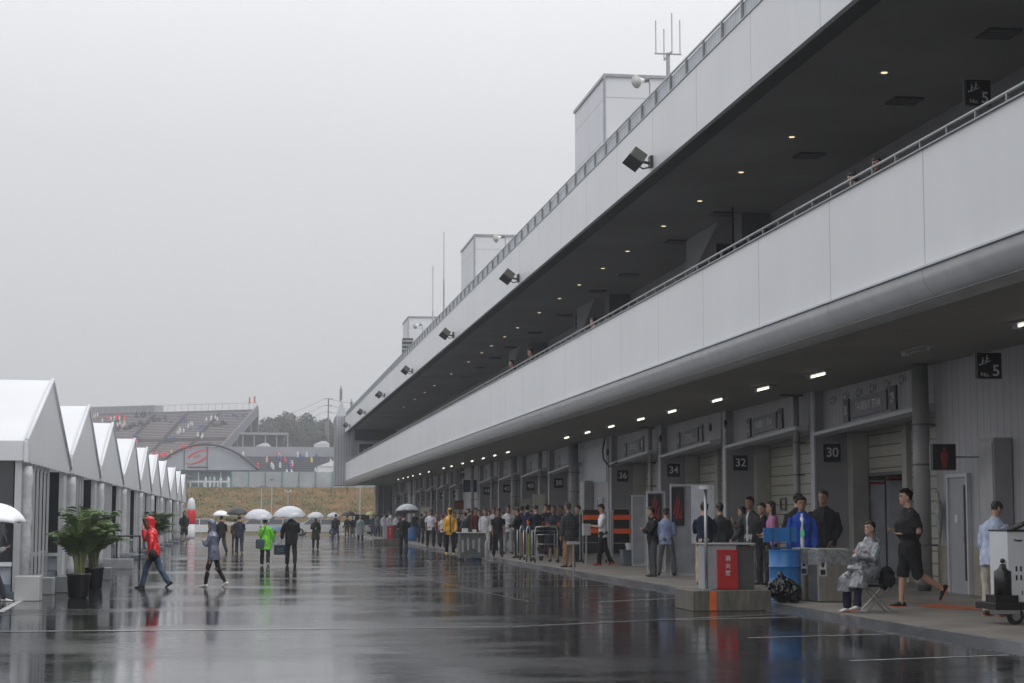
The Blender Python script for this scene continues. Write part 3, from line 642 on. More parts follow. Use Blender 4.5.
rl=MB(); rl.tube([(9.56,Y0,6.955),(9.56,Y1-2,6.955)],.024,8)
y=Y0+.4
while y<Y1-2: rl.box(9.54,9.58,y,y+.03,6.8,6.94); y+=1.0
PBp('terrace_rail',rl,steel)
# terrace back wall
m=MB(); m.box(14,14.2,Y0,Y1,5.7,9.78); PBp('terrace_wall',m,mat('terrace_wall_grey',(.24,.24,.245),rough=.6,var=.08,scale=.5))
def win(y0,y1,z0,z1,x=14,mt=None,name='window',lab=None):
    fr=MB(); d=.05
    for a in ((y0,y0+.08,z0,z1),(y1-.08,y1,z0,z1),(y0+.08,y1-.08,z0,z0+.08),(y0+.08,y1-.08,z1-.08,z1)): fr.box(x-.06,x,a[0],a[1],a[2],a[3])
    n=max(1,int((y1-y0)/1.6))
    for i in range(1,n): yy=y0+(y1-y0)*i/n; fr.box(x-.06,x,yy-.03,yy+.03,z0+.08,z1-.08)
    o=PBp(name,fr,dgrey,lab)
    g=MB(); g.box(x-.025,x-.004,y0+.081,y1-.081,z0+.081,z1-.081); g.build('pane',mt or glassd,o)
for a,b_ in [(26,29.5),(34,39),(44,46.5),(52,57),(61.5,64),(69,72),(78,82),(88,96),(99,104),(108,116),(124,127),(134,142),(150,156)]:
    win(a,b_,5.75,9.2 if (b_-a)>3.5 else 8.6)
for y,w in [(48,3.8),(66,3.8),(84.5,4)]:  # raking stair soffits
    m=MB(); m.prism([(y,9.77),(y+w,9.77),(y+w,8.4)],lambda u,v,q:(q,u,v),12.9,13.99); PBp('stair_soffit',m,mat('terrace_wall_grey',(.24,.24,.245)),fix=True)
    m=MB(); m.box(13.2,13.99,y-1.2,y-.3,8.3,9.77); PBp('duct',m,dgrey)
# far terrace : glazed end
m=MB(); m.box(9.7,13.99,168,168.15,5.7,9.78); o=PBp('terrace_end_wall',m,mat('terrace_wall_grey',(.24,.24,.245)))
for x in (10.4,12.0):
    m=MB(); m.box(x,x+1.3,167.93,167.998,5.75,8.4); PBp('end_door',m,glassd)
    m=MB(); m.box(x-.07,x,167.9,167.998,5.72,8.5); m.box(x+1.3,x+1.37,167.9,167.998,5.72,8.5); m.box(x,x+1.3,167.9,167.998,8.401,8.5); PBp('door_frame',m,white)
m=MB(); m.box(10,13.9,167.9,167.997,8.7,9.7); PBp('end_fanlight',m,glassd)
# end block in vertical cladding
m=MB(); m.box(8.55,10.6,174.1,178,4.62,11.3); PBp('end_block',m,lined('end_cladding',(.42,.43,.46),0,.26,.05,dark=.45,rough=.5,var=.1,scale=.5,streak=.1))
m=MB(); m.prism([(8.55,11.3),(9.6,11.3),(9.1,12.9)],lambda u,v,w:(u,w,v),174.3,176); PBp('end_gusset',m,white,fix=True)
# outer shell
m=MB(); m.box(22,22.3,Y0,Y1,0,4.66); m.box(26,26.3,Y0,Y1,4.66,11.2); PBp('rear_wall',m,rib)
m=MB(); m.box(12.4,22,174.1,174.5,0,4.66); PBp('far_end_wall',m,ribx)
m=MB(); m.box(12.6,14.2,173.2,174.05,.1,4.6); PBp('end_lobby',m,mat('lobby_glass',(.09,.11,.12),rough=.12,var=.3,scale=1))
fm=MB()
for x in (12.6,13.1,13.6,14.16): fm.box(x-.03,x+.03,173.14,173.195,.1,4.6)
PBp('lobby_frame',fm,steel)
m=MB(); m.box(13.9,22,Y0,Y1,0,.1); PBp('garage_floor',m,mat('garage_floor_paint',(.12,.12,.12),rough=.4))
# rooftop rooms
pent=lined('rooftop_cladding',(.60,.61,.64),2,1.55,.04,dark=.7,rough=.5,var=.04,scale=.4,second=(1,1.9,.035,0))
for (x0,x1,y0,y1,zt) in [(13,19,64.4,70.6,17.9),(13,19,102.8,109.5,17.9),(13.1,17,147,152.5,18.0)]:
    m=MB(); m.box(x0,x1,y0,y1,10.3,zt); o=PBp('rooftop_room',m,pent)
    t=MB(); t.box(x0-.06,x1+.06,y0-.06,y0,zt-.05,zt+.06); t.box(x0-.06,x0,y0,y1+.06,zt-.05,zt+.06); t.tube([(x0-.03,y0-.03,10.3),(x0-.03,y0-.03,zt)],.05,6); t.build('roof_edge_trim',mat('trim_grey',(.3,.31,.33),rough=.4),o)  # edge trim in a darker grey than the cladding
q0=onY(403,338,143.5); q1=onY(413,350,143.5)
m=MB(); m.box(q0.x,q1.x,143.5,144.6,10.3,q0.z); o=PBp('vent_louver',m,mat('louver_dark',(.05,.055,.06),rough=.5))
t=MB()
for i in range(3): t.box(q0.x-.05,q1.x+.05,143.46,143.497,q1.z+i*.33,q1.z+.12+i*.33)
t.build('vent_slats',steel,o)
# ---- garages
bays=[42.4,50.65,58.9,67.15,81.3,89.55,97.8,106.05,121.8,130.05,138.3,146.55,161.2,169.4]
nums=[(30,29),(32,31),(34,33),(36,35),(38,37),(40,39),(42,41),(44,43),(46,45),(48,47),(50,49),(52,51),(54,53),(56,55)]
teams={0:'SAUBER F1 TEAM',1:'SAUBER F1 TEAM',2:'TORO ROSSO',3:'TORO ROSSO'}
signblk=mat('sign_black',(.012,.012,.014),rough=.35,var=0); letw=mat('sign_letter_white',(.75,.76,.78),rough=.4,var=0)
plate=mat('sign_plate_slate',(.13,.13,.16),rough=.4,var=.06); plateb=mat('sign_plate_blue',(.24,.29,.36),rough=.4,var=.1)
def wx(Yp,y): return 13.65+.30*(y-(Yp-8.0))/8.0
def led(Yp,y): return 3.80-.18*(y-(Yp-8.0))/8.0
for i,Yp in enumerate(bays):
    a=Yp-8.0; b_=Yp; xa,xb=13.65,13.95; la,lb=3.80,3.62
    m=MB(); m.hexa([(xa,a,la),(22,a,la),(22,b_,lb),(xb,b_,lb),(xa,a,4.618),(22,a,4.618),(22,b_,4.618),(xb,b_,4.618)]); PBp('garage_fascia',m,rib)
    # ledge with lighter front lip
    m=MB(); m.hexa([(xa-.32,a+.02,la-.10),(xa-.003,a+.02,la-.12),(xb-.003,b_-.02,lb-.12),(xb-.32,b_-.02,lb-.10),(xa-.32,a+.02,la-.02),(xa-.003,a+.02,la+.04),(xb-.003,b_-.02,lb+.04),(xb-.32,b_-.02,lb-.02)]); PBp('ledge',m,white)
    # partition
    m=MB(); m.box(13.75,22,b_+.003,b_+.247,.1,4.617); PBp('partition_wall',m,greyp)
    m=MB(); m.box(13.70,13.748,b_-.02,b_+.26,.1,4.616); PBp('partition_edge',m,white)
    m=MB(); m.box(14.55,14.95,b_-.35,b_,.1,lb-.01); PBp('jamb',m,mat('jamb_grey',(.38,.375,.35),rough=.5))
    # shutters on a recessed plane, two openings and a middle column
    yc=b_-3.3
    def SX(y): return 14.72+.25*(y-a)/8.0
    m=MB(); m.box(SX(yc)-.12,SX(yc)+.12,yc-.14,yc+.14,.1,led(Yp,yc)-.005); PBp('column',m,mat('jamb_grey',(.38,.375,.35)))
    opens={0:(2.62,.1),1:(.1,.1),2:(.1,.1),3:(.1,.1)}.get(i,((2.6,.1,2.4)[i%3],(.1,2.5)[i%2]))
    for k,(s0,s1) in enumerate(((yc+.15,b_-.36),(a+.05,yc-.15))):
        zb=opens[k]; zt=led(Yp,(s0+s1)/2)+.0
        m=MB(); x0,x1=SX(s0),SX(s1)
        m.hexa([(x0,s0,zb),(x0+.06,s0,zb),(x1+.06,s1,zb),(x1,s1,zb),(x0,s0,led(Yp,s0)-.004),(x0+.06,s0,led(Yp,s0)-.004),(x1+.06,s1,led(Yp,s1)-.004),(x1,s1,led(Yp,s1)-.004)])
        o=PBp('shutter',m,shut,'grey beige roller shutter raised part way' if zb>1 else None)
        if zb>1:
            t=MB(); t.hexa([(x0-.03,s0,zb-.08),(x0+.08,s0,zb-.08),(x1+.08,s1,zb-.08),(x1-.03,s1,zb-.08),(x0-.03,s0,zb-.002),(x0+.08,s0,zb-.002),(x1+.08,s1,zb-.002),(x1-.03,s1,zb-.002)]); t.build('bottom_rail',dgrey,o)
        else:
            t=MB(); yh=(s0+s1)/2; t.box(SX(yh)-.05,SX(yh)-.002,yh-.28,yh+.28,1.75,1.80); t.box(SX(yh)-.05,SX(yh)-.002,yh-.28,yh+.28,2.05,2.10); t.box(SX(yh)-.05,SX(yh)-.002,yh-.28,yh-.23,1.801,2.049); t.box(SX(yh)-.05,SX(yh)-.002,yh+.23,yh+.28,1.801,2.049); t.build('slot_frame',dgrey,o)
    if i==0:
        pass
        for (xa_,xb_,zt_) in ((15.02,15.40,2.45),(15.46,15.95,2.55)):
            m=MB(); m.box(xa_,xb_,b_-.22,b_-.16,.1,zt_); o=PBp('inner_screen',m,mat('inner_screen_white',(.72,.74,.80),rough=.5)); t=MB(); t.box(xa_,xb_,b_-.24,b_-.223,zt_-.10,zt_-.04); t.build('red_stripe',mat('stripe_red',(.5,.03,.03),rough=.5),o)
    # dwarf wall tone on the lower half of the partition
    # number sign on the partition face
    n0,n1=nums[i]
    sg=thing('number_sign','black square sign with the white number %d on the garage partition'%n0,'sign',(14.15,b_,3.12),group='garage number signs')
    m=MB(); m.box(13.94,14.36,b_-.05,b_-.002,2.9,3.34); m.build('sign_board',signblk,sg)
    textmesh(str(n0),.32,letw,sg,(0,-.056,0),FACE_CAM)
    # team board with its two number plates
    ym=a+4.25; ang=math.atan(.30/8.0); sl=-math.atan(.18/8.0)
    tl=('slate board reading %s between the numbers %d and %d'%('the Swiss team name' if i<2 else 'the Italian team name',n0,n1)) if i in teams else 'pale blue nameplate on the fascia between the numbers %d and %d'%(n0,n1)
    ts=thing('team_board',tl,'sign',(wx(Yp,ym),ym,led(Yp,ym)+.46),group='team boards over the garages')
    def onwall(y0,y1,z0,z1,name,mt):
        q=MB(); q.hexa([(wx(Yp,y0)-.05,y0,led(Yp,y0)+z0),(wx(Yp,y0)-.004,y0,led(Yp,y0)+z0),(wx(Yp,y1)-.004,y1,led(Yp,y1)+z0),(wx(Yp,y1)-.05,y1,led(Yp,y1)+z0),(wx(Yp,y0)-.05,y0,led(Yp,y0)+z1),(wx(Yp,y0)-.004,y0,led(Yp,y0)+z1),(wx(Yp,y1)-.004,y1,led(Yp,y1)+z1),(wx(Yp,y1)-.05,y1,led(Yp,y1)+z1)])
        return q.build(name,mt,ts)
    onwall(ym-1.3,ym+1.3,.14,.58,'name_board',plate if i in teams else plateb)
    rot=(rad(90),0,rad(-90)+ -ang)
    if i in teams: textmesh(teams[i],.27,letw,ts,(-.056,0,-.10),rot,sx=.9)
    for yy,nn in ((ym+1.72,n0),(ym-1.72,n1)):
        onwall(yy-.21,yy+.21,.10,.62,'number_plate',signblk if i in(0,1) else plate); textmesh(str(nn),.30,letw,ts,(wx(Yp,yy)-ts.location.x-.056,yy-ym,led(Yp,yy)+.36-ts.location.z),rot,sx=.8)
    if i==0: # row of outline marks under the soffit
        mk=MB()
        for k in range(7):
            y=a+1.0+k*1.02; x=wx(Yp,y)-.01; pts=[(x,y+.14*math.cos(t),led(Yp,y)+.70+.09*math.sin(t)) for t in [rad(20+q*32) for q in range(11)]]
            mk.tube(pts,.009,4); mk.tube([(x,y-.17,led(Yp,y)+.70),(x,y-.36,led(Yp,y)+.73)],.009,4); mk.tube([(x,y-.26,led(Yp,y)+.63),(x,y-.26,led(Yp,y)+.80)],.009,4)
        o=PBp('wall_marks',mk,dgrey)
# flush stair walls
for (y0,y1) in [(Y0,34.395),(67.4,73.295),(106.3,113.795),(146.8,153.195)]:
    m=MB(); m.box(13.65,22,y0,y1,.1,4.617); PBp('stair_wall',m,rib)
    m=MB(); m.box(13.635,13.648,y0,y1,.1,1.0); PBp('wall_plinth',m,mat('plinth_paint',(.30,.27,.22),rough=.6,var=.15))
def walldoor(y0,y1,zt,mt,lab=None):
    m=MB(); m.box(13.60,13.645,y0,y1,.1,zt); o=PBp('door',m,mt,lab)
    t=MB(); t.box(13.56,13.645,y0-.07,y0-.001,.1,zt+.07); t.box(13.56,13.645,y1+.001,y1+.07,.1,zt+.07); t.box(13.56,13.645,y0,y1,zt+.001,zt+.07); t.build('door_frame',white,o)
    t=MB(); t.box(13.565,13.597,y0+.10,y0+.14,.35,zt-.15); t.build('pull_bar',dgrey,o)
    t=MB(); t.box(13.55,13.597,y0+.05,y0+.13,1.1,1.2); t.build('handle',dgrey,o)
    t=MB(); t.box(13.585,13.599,y1-.42,y1-.28,1.45,1.6); t.build('notice',mat('paper_white',(.6,.6,.6),rough=.6,var=0),o)
walldoor(32.75,33.65,2.32,mat('door_grey',(.33,.34,.36),rough=.4,var=.05),'light grey steel door with a long pull bar')
walldoor(68.3,69.2,2.25,mat('door_grey',(.33,.34,.36))); walldoor(108,108.9,2.25,mat('door_grey',(.33,.34,.36)))
for y0,y1 in [(30.75,31.4),(70.3,71.3)]:
    m=MB(); m.box(13.28,13.63,y0,y1,.1,2.98 if y0<40 else 3.0); o=PBp('wall_cabinet',m,mat('cabinet_grey',(.27,.27,.28),rough=.4,var=.06)); bevel(o,.01)
    t=MB(); t.box(13.265,13.278,y0+.04,y1-.04,.2,2.9); t.build('cabinet_door',mat('cabinet_door_grey',(.36,.36,.36),rough=.4),o)
m=MB(); m.box(13.62,13.648,67.6,73.2,2.9,4.3); PBp('pale_wall_panel',m,mat('pale_panel',(.42,.46,.50),rough=.4))
# downpipes
def pipe(x,y,r,zt=4.6,lab='downpipe'):
    m=MB(); m.tube([(x,y,.35),(x,y,zt)],r,16); o=PBp('downpipe',m,mat('downpipe_grey',(.30,.30,.30),rough=.4,var=.08),smooth=True)
    t=MB(); t.tube([(x,y,.1),(x,y,.35)],[r*.75,r*1.02],16); t.build('pipe_foot',dgrey,o,smooth=True)
    t=MB()
    for z in (1.0,2.6,3.4): t=MB(); t.tube([(x,y,z-.02),(x,y,z+.02)],r+.012,16); t.box(x,13.7,y-.015,y+.015,z-.02,z+.02); t.build('pipe_clip',dgrey,o)
pipe(13.36,34.45,.165); pipe(13.5,43.15,.075); pipe(13.5,59.5,.07); pipe(13.35,73.1,.2); pipe(13.4,81.9,.1); pipe(13.4,90.1,.16); pipe(13.4,98.4,.1); pipe(13.35,106.6,.1); pipe(13.4,114,.2)
for y in (122.3,130.6,138.8,147,154,161.8): pipe(13.4,y,.1)
for y in (43.15,59.5):
    m=MB(); m.box(13.1,13.95,y-.05,y+.05,4.54,4.6); PBp('pipe_bracket',m,dgrey)
# hanging cable near garage 36
m=MB(); m.tube([(13.55,67.5+.0,4.6),(13.5,67.7,4.1),(13.45,67.3,3.75),(13.5,66.4,3.45),(13.55,65.6,3.55),(13.6,65,3.62)],.035,6); o=PBp('hanging_cable',m,mat('cable_black',(.01,.01,.01),rough=.4,var=0),smooth=True)
for y,z in [(50.0,4.2),(51.7,4.2),(67.0,4.0),(58.2,4.15)]:
    m=MB(); m.ball((13.55,y,z),.05,.06,.13); PBp('wall_speaker_box',m,mat('cable_black',(.01,.01,.01)),smooth=True)
# ---- soffit lights
tubeon=mat('lit_tube',(.9,.88,.75),var=0,emit=(1,.95,.78),es=2.6); tubeoff=mat('unlit_tube',(.35,.35,.33),var=0,rough=.4)
hous=mat('light_housing',(.35,.35,.34),rough=.4)
def slight(y,on):
    t=thing('strip_light','lit strip light under the lower soffit, one of a row' if on else 'unlit strip light under the lower soffit','ceiling light',(12,y,4.6),group='strip lights under the lower soffit' if on else None)
    m=MB(); m.box(11.9,12.1,y-.66,y+.66,4.575,4.615); m.build('housing',hous,t)
    m=MB(); m.tube([(11.97,y-.58,4.545),(11.97,y+.40,4.545)],.021,8); m.build('tube',tubeon if on else tubeoff,t,smooth=True)
    m=MB(); m.box(11.94,12.0,y-.65,y-.59,4.51,4.574); m.build('end_cap',white,t); m=MB(); m.box(11.94,12.0,y+.41,y+.62,4.51,4.574); m.build('end_cap',white,t)
for y in [26.2,36.7,40.8,44.95,49.9,54.0,58.5,62.7,66.9,82.3,86.7,91.0,95.6,99.8,105.3,109.6,118.5,124.6,130,134,138,142.5]: slight(y,True)
slight(31.05,False)
dl=mat('downlight_glow',(1,.8,.5),var=0,emit=(1,.78,.5),es=1.1)
for x,y in [(11.6,26.49),(11.6,31.35),(11.6,37.08),(11.6,41.13),(11.6,45.09),(11.6,49.2),(11.6,54.08),(11.6,57.97),(11.6,62.26),(11.6,66.31),(11.6,71.06),(11.6,76.91),(11.6,80.89),(11.6,85.28),(11.6,89),(11.6,94.38),(11.6,102.5),(11.6,111.8),(11.6,118),(11.6,125),(11.6,134)]:
    t=thing('downlight','small warm round downlight in the terrace soffit, one of a row','ceiling light',(x,y,9.77),group='downlights in the terrace soffit')
    m=MB(); m.tube([(x,y,9.755),(x,y,9.776)],.10,16); m.build('rim',hous,t)
    m=MB(); m.tube([(x,y,9.745),(x,y,9.7545)],.06,16); m.build('lamp',dl,t)
for x,y in [(12.6,28.5),(12.8,33.5),(12.6,39),(12.7,47),(12.6,52),(12.8,59.5),(12.6,64),(12.8,72),(12.7,79),(12.6,86),(12.7,92),(12.7,98),(12.7,105)]:
    t=thing('ceiling_vent','dark flat vent in the terrace soffit, one of a row','vent',(x,y,9.77),group='vents in the terrace soffit')
    m=MB(); m.box(x-.3,x+.3,y-.3,y+.3,9.74,9.776); m.build('frame',mat('vent_dark',(.05,.05,.05),rough=.6),t)
    m=MB(); [m.box(x-.26,x+.26,y-.26+k*.12,y-.2+k*.12,9.73,9.7395) for k in range(5)]; m.build('slats',dgrey,t)
# ---- floodlights on the roof fascia
fbody=mat('floodlight_body',(.10,.10,.085),rough=.45); 
fpos=['nearest','second nearest','third nearest','fourth from the near end','fifth from the near end','sixth from the near end','farthest']
for k,y in enumerate([41,62,82,102.7,123.5,144,165]):
    t=thing('floodlight','olive box floodlight on the roof fascia, the %s of the row'%fpos[k],'floodlight',(9.38,y,9.9),group='floodlights along the roof fascia')
    M=Matrix.Translation((9.02,y-.05,9.98))@Matrix.Rotation(rad(35),4,'Y')@Matrix.Rotation(rad(-20),4,'X')
    m=MB(); m.box(-.20,.16,-.22,.22,-.16,.12,M); bevel(m.build('lamp_head',fbody,t),.02)
    m=MB(); m.box(-.215,.17,-.235,.235,-.19,-.162,M); m.build('lamp_face',mat('floodlight_glass',(.06,.06,.06),rough=.15,var=0),t)
    m=MB(); m.tube([(9.12,y,9.92),(9.34,y,9.88)],.035,8); m.box(9.33,9.396,y-.12,y+.12,9.78,10.05); m.tube([(9.1,y+.18,9.85),(9.22,y+.18,9.78),(9.34,y+.1,9.8)],.02,6); m.build('bracket',mat('bracket_dark',(.07,.07,.07),rough=.5),t)
# ---- horns and antennas
def horn(p,lab,d=(-1,-.6,-.35)):
    t=thing('horn_speaker',lab,'loudspeaker',p); P=Vector(p); d=Vector(d).normalized()
    m=MB(); m.tube([P,P+d*.15,P+d*.36,P+d*.40],[.07,.09,.21,.25],14); m.build('horn',mat('horn_white',(.62,.62,.58),rough=.4),t,smooth=True)
    m=MB(); m.tube([P-d*.2,P],.1,10); m.build('driver',dgrey,t); m=MB(); m.tube([P,P+Vector((.3,.4,.0)),P+Vector((.3,.4,-1.2))],.03,6); m.build('bracket',steel,t)
q=onY(644,80,62); horn(q,'white horn loudspeaker on the nearest rooftop room'); q=onY(501,237,99); horn(q,'white horn loudspeaker on the middle rooftop room'); q=onY(419,325,140); horn(q,'white horn loudspeaker near the far rooftop room')
q=onX(668,52,12); t=thing('antenna','four pronged antenna mast on the roof near the front','antenna',(12,q.y,10.3))
zb=onY(668,53,q.y).z; m=MB(); m.tube([(12,q.y,10.3),(12,q.y,zb)],.06,8); m.build('mast',steel,t)
m=MB(); m.box(11.6,12.4,q.y-.02,q.y+.02,zb-.05,zb-.01); m.box(11.98,12.02,q.y-.5,q.y+.5,zb-.1,zb-.06); m.build('cross_arm',steel,t)
for dx,dy,hh in ((-.36,0,.95),(.36,0,1.0),(0,-.5,1.05),(0,.5,.85)):
    m=MB(); m.tube([(12+dx,q.y+dy,zb-.05),(12+dx,q.y+dy,zb+hh)],.018,6); m.build('prong',mat('antenna_pale',(.4,.4,.4),rough=.5),t)
for px,py,l in ((444,232,'taller thin whip antenna rising from the roof edge'),(433,266,'shorter thin whip antenna rising from the roof edge')):
    q=onX(px,py,12); m=MB(); m.tube([(12,q.y,10.3),(12,q.y,q.z-3)],.05,6); m.tube([(12,q.y,q.z-3),(12,q.y,q.z)],.03,6); tag(m.build('whip_antenna',mat('antenna_pale',(.4,.4,.4))),l,'antenna')
# ---- hanging signs
def escsign(x,y,z,s,num,lab):
    t=thing('stair_sign',lab,'sign',(x,y,z)); m=MB(); m.box(x-s/2,x+s/2,y,y+.09,z-s/2,z+s/2); m.build('sign_box',signblk,t)
    m=MB(); m.box(x-s/2-.012,x+s/2+.03,y+.091,y+.12,z-s/2-.012,z+s/2+.012); m.build('sign_back',hous,t)
    m=MB(); k=s/.46
    def L(u,v,w,q,r): m.tube([(x+u*k,y-.004,z+v*k),(x+w*k,y-.004,z+q*k)],r*k,6)
    L(-.19,.0,.02,.09,.008); L(-.19,.0,-.19,.03,.008)
    for du,dv in ((-.135,.05),(-.055,.09)):
        L(du,dv,du+.01,dv+.06,.013); L(du-.015,dv-.03,du,dv,.008); L(du+.02,dv-.03,du,dv,.008); L(du+.01,dv+.05,du+.04,dv+.03,.007); m.ball((x+(du+.012)*k,y-.004,z+(dv+.085)*k),.014*k,.006,.014*k,8,4)
    m.build('stair_symbol',letw,t)
    textmesh('No.',.11*k,letw,t,(-.09*k,-.006,-.165*k),FACE_CAM); textmesh(num,.29*k,letw,t,(.12*k,-.006,-.10*k),FACE_CAM)
p=onY(989.5,365.5,30.2); escsign(p.x,30.2,p.z,.45,'5','black sign No. 5 with stair figures under the lower soffit')
p=onY(978.5,92.5,30.2); escsign(p.x,30.2,p.z,.46,'5','black sign No. 5 with stair figures under the terrace soffit')
p=onY(585.5,449.5,73.4); 
escsign(p.x,72.6,p.z,.50,'6','black sign No. 6 with stair figures near garage 36'); p=onY(465,473.5,113); escsign(p.x,113,p.z,.6,'7','black sign No. 7 with stair figures past garage 44')
p=onX(583,322,13.2); escsign(13.2,p.y,9.3,.6,'6','black sign No. 6 with stair figures high on the terrace')
p=onX(729,246,12.6); t=thing('notice_board','dark board with pale round marks hanging over the terrace','sign',(13.1,p.y,9.3)); m=MB(); m.box(12.25,13.3,p.y,p.y+.1,8.15,8.78); m.box(12.7,12.75,p.y+.03,p.y+.07,8.78,9.77); m.build('board',signblk,t)
m=MB()
for cx in (12.5,12.95): m.tube([(cx+.14*math.cos(a),p.y-.006,8.47+.17*math.sin(a)) for a in [rad(40+30*q) for q in range(10)]],.02,5)
m.build('board_marks',mat('sign_letter_grey',(.16,.16,.17),rough=.5,var=0),t)
p=onY(942.5,457,32.0); x,z=p.x,p.z
t=thing('toilet_sign','black square sign with a red standing figure beside the downpipe','sign',(x,32,z)); m=MB(); m.box(x-.225,x+.225,32-.09,32,z-.235,z+.235); m.build('sign_box',signblk,t)
m=MB(); m.box(x-.24,x+.25,32.001,32.03,z-.25,z+.25); m.tube([(x+.2,32.02,z),(13.64,32.02,z)],.02,6); m.build('sign_back',hous,t)
red=mat('figure_red',(.18,.015,.015),rough=.5,var=0,emit=(.5,.02,.02),es=.02)
m=MB(); m.tube([(x,31.905,z-.04),(x,31.905,z+.08)],[.062,.045],8,flat=.15,upv=(1,0,0)); m.tube([(x,31.905,z-.15),(x,31.905,z-.03)],[.05,.07],8,flat=.15,upv=(1,0,0)); m.ball((x,31.905,z+.14),.033,.008,.036,8,5)
for s_ in (-1,1): m.tube([(x+.022*s_,31.905,z-.22),(x+.022*s_,31.905,z-.13)],.015,6,flat=.4); m.tube([(x+.05*s_,31.905,z+.09),(x+.075*s_,31.905,z-.04)],.013,6,flat=.4)
m.build('standing_figure',red,t)
for px,py,w,c,lab in [(470,486,.8,(.02,.06,.14),'blue square sign over the crowd past garage 44'),(459,505,.55,(.2,.02,.02),'small dark red square sign over the crowd past garage 44')]:
    p=onY(px,py,107); t=thing('hanging_sign',lab,'sign',tuple(p)); m=MB(); m.box(p.x-w/2,p.x+w/2,107,107.08,p.z-w*.45,p.z+w*.45); m.build('sign_box',signblk,t)
    m=MB(); m.box(p.x-w*.4,p.x+w*.4,106.985,106.999,p.z-w*.35,p.z+w*.35); m.build('sign_face',mat('face_%.2f'%c[0],c,rough=.4,var=.1),t)
# hanging folded umbrella on downpipe
t=thing('folded_umbrella','folded translucent umbrella hanging on the downpipe beside the grey door','umbrella',(13.52,34.0,1.9))
m=MB(); m.tube([(13.52,34,1.95),(13.52,34,1.75),(13.52,34,1.45),(13.52,34,1.15),(13.52,34,1.02)],[.02,.09,.075,.03,.01],10); m.build('folded_canopy',mat('folded_canopy',(.28,.29,.28),rough=.3,var=.3,scale=14),t,smooth=True)
m=MB(); m.tube([(13.52,34,1.95),(13.52,34,2.04),(13.49,34,2.08),(13.45,34,2.04)],.012,6); m.build('handle',dgrey,t)
# ------------------------------------------------------------------ tents
fab=mat('tent_fabric',(.72,.73,.75),rough=.45,var=.03,scale=1,bump=.35,bscale=2.2)
_n=fab.node_tree; _t=_n.nodes.new('ShaderNodeBsdfTranslucent'); _t.inputs['Color'].default_value=(.85,.86,.88,1); _m=_n.nodes.new('ShaderNodeMixShader'); _m.inputs[0].default_value=.25
_n.links.new(_n.nodes['Principled BSDF'].outputs[0],_m.inputs[1]); _n.links.new(_t.outputs[0],_m.inputs[2]); _n.links.new(_m.outputs[0],_n.nodes['Material Output'].inputs[0])
fabg=mat('gable_fabric',(.88,.89,.91),rough=.5,var=.04,scale=1.2,bump=.6,bscale=2.5)  # same cloth as the roof, coloured paler to brighten the dim gable side
_n=fabg.node_tree; _t=_n.nodes.new('ShaderNodeBsdfTranslucent'); _t.inputs['Color'].default_value=(.95,.95,.96,1); _m=_n.nodes.new('ShaderNodeMixShader'); _m.inputs[0].default_value=.55
_n.links.new(_n.nodes['Principled BSDF'].outputs[0],_m.inputs[1]); _n.links.new(_t.outputs[0],_m.inputs[2]); _n.links.new(_m.outputs[0],_n.nodes['Material Output'].inputs[0])
fabs=mat('tent_drape',(.42,.43,.45),rough=.5,var=.12,scale=7,bump=.9,bscale=9)
alu=mat('tent_aluminium',(.42,.43,.45),rough=.35,metal=.3,var=.05)
slat=mat('slat_grey',(.42,.43,.45),rough=.5,var=.08,scale=2)
deckm=mat('deck_side',(.10,.12,.145),rough=.4,var=.15)
gapd=mat('tent_inside',(.05,.05,.055),rough=.8)
GX=-4.2
peaks=[40.1,49.3,58.1,69.6,78.3,87.3,96.9,109.5,117.9,127.2]
mids=[35.6]+[(peaks[i]+peaks[i+1])/2 for i in range(9)]+[131.6]
ordn=['first','second','third','fourth','fifth','sixth','seventh','eighth','ninth','last']
zp,ze,zv=4.52,3.0,2.62
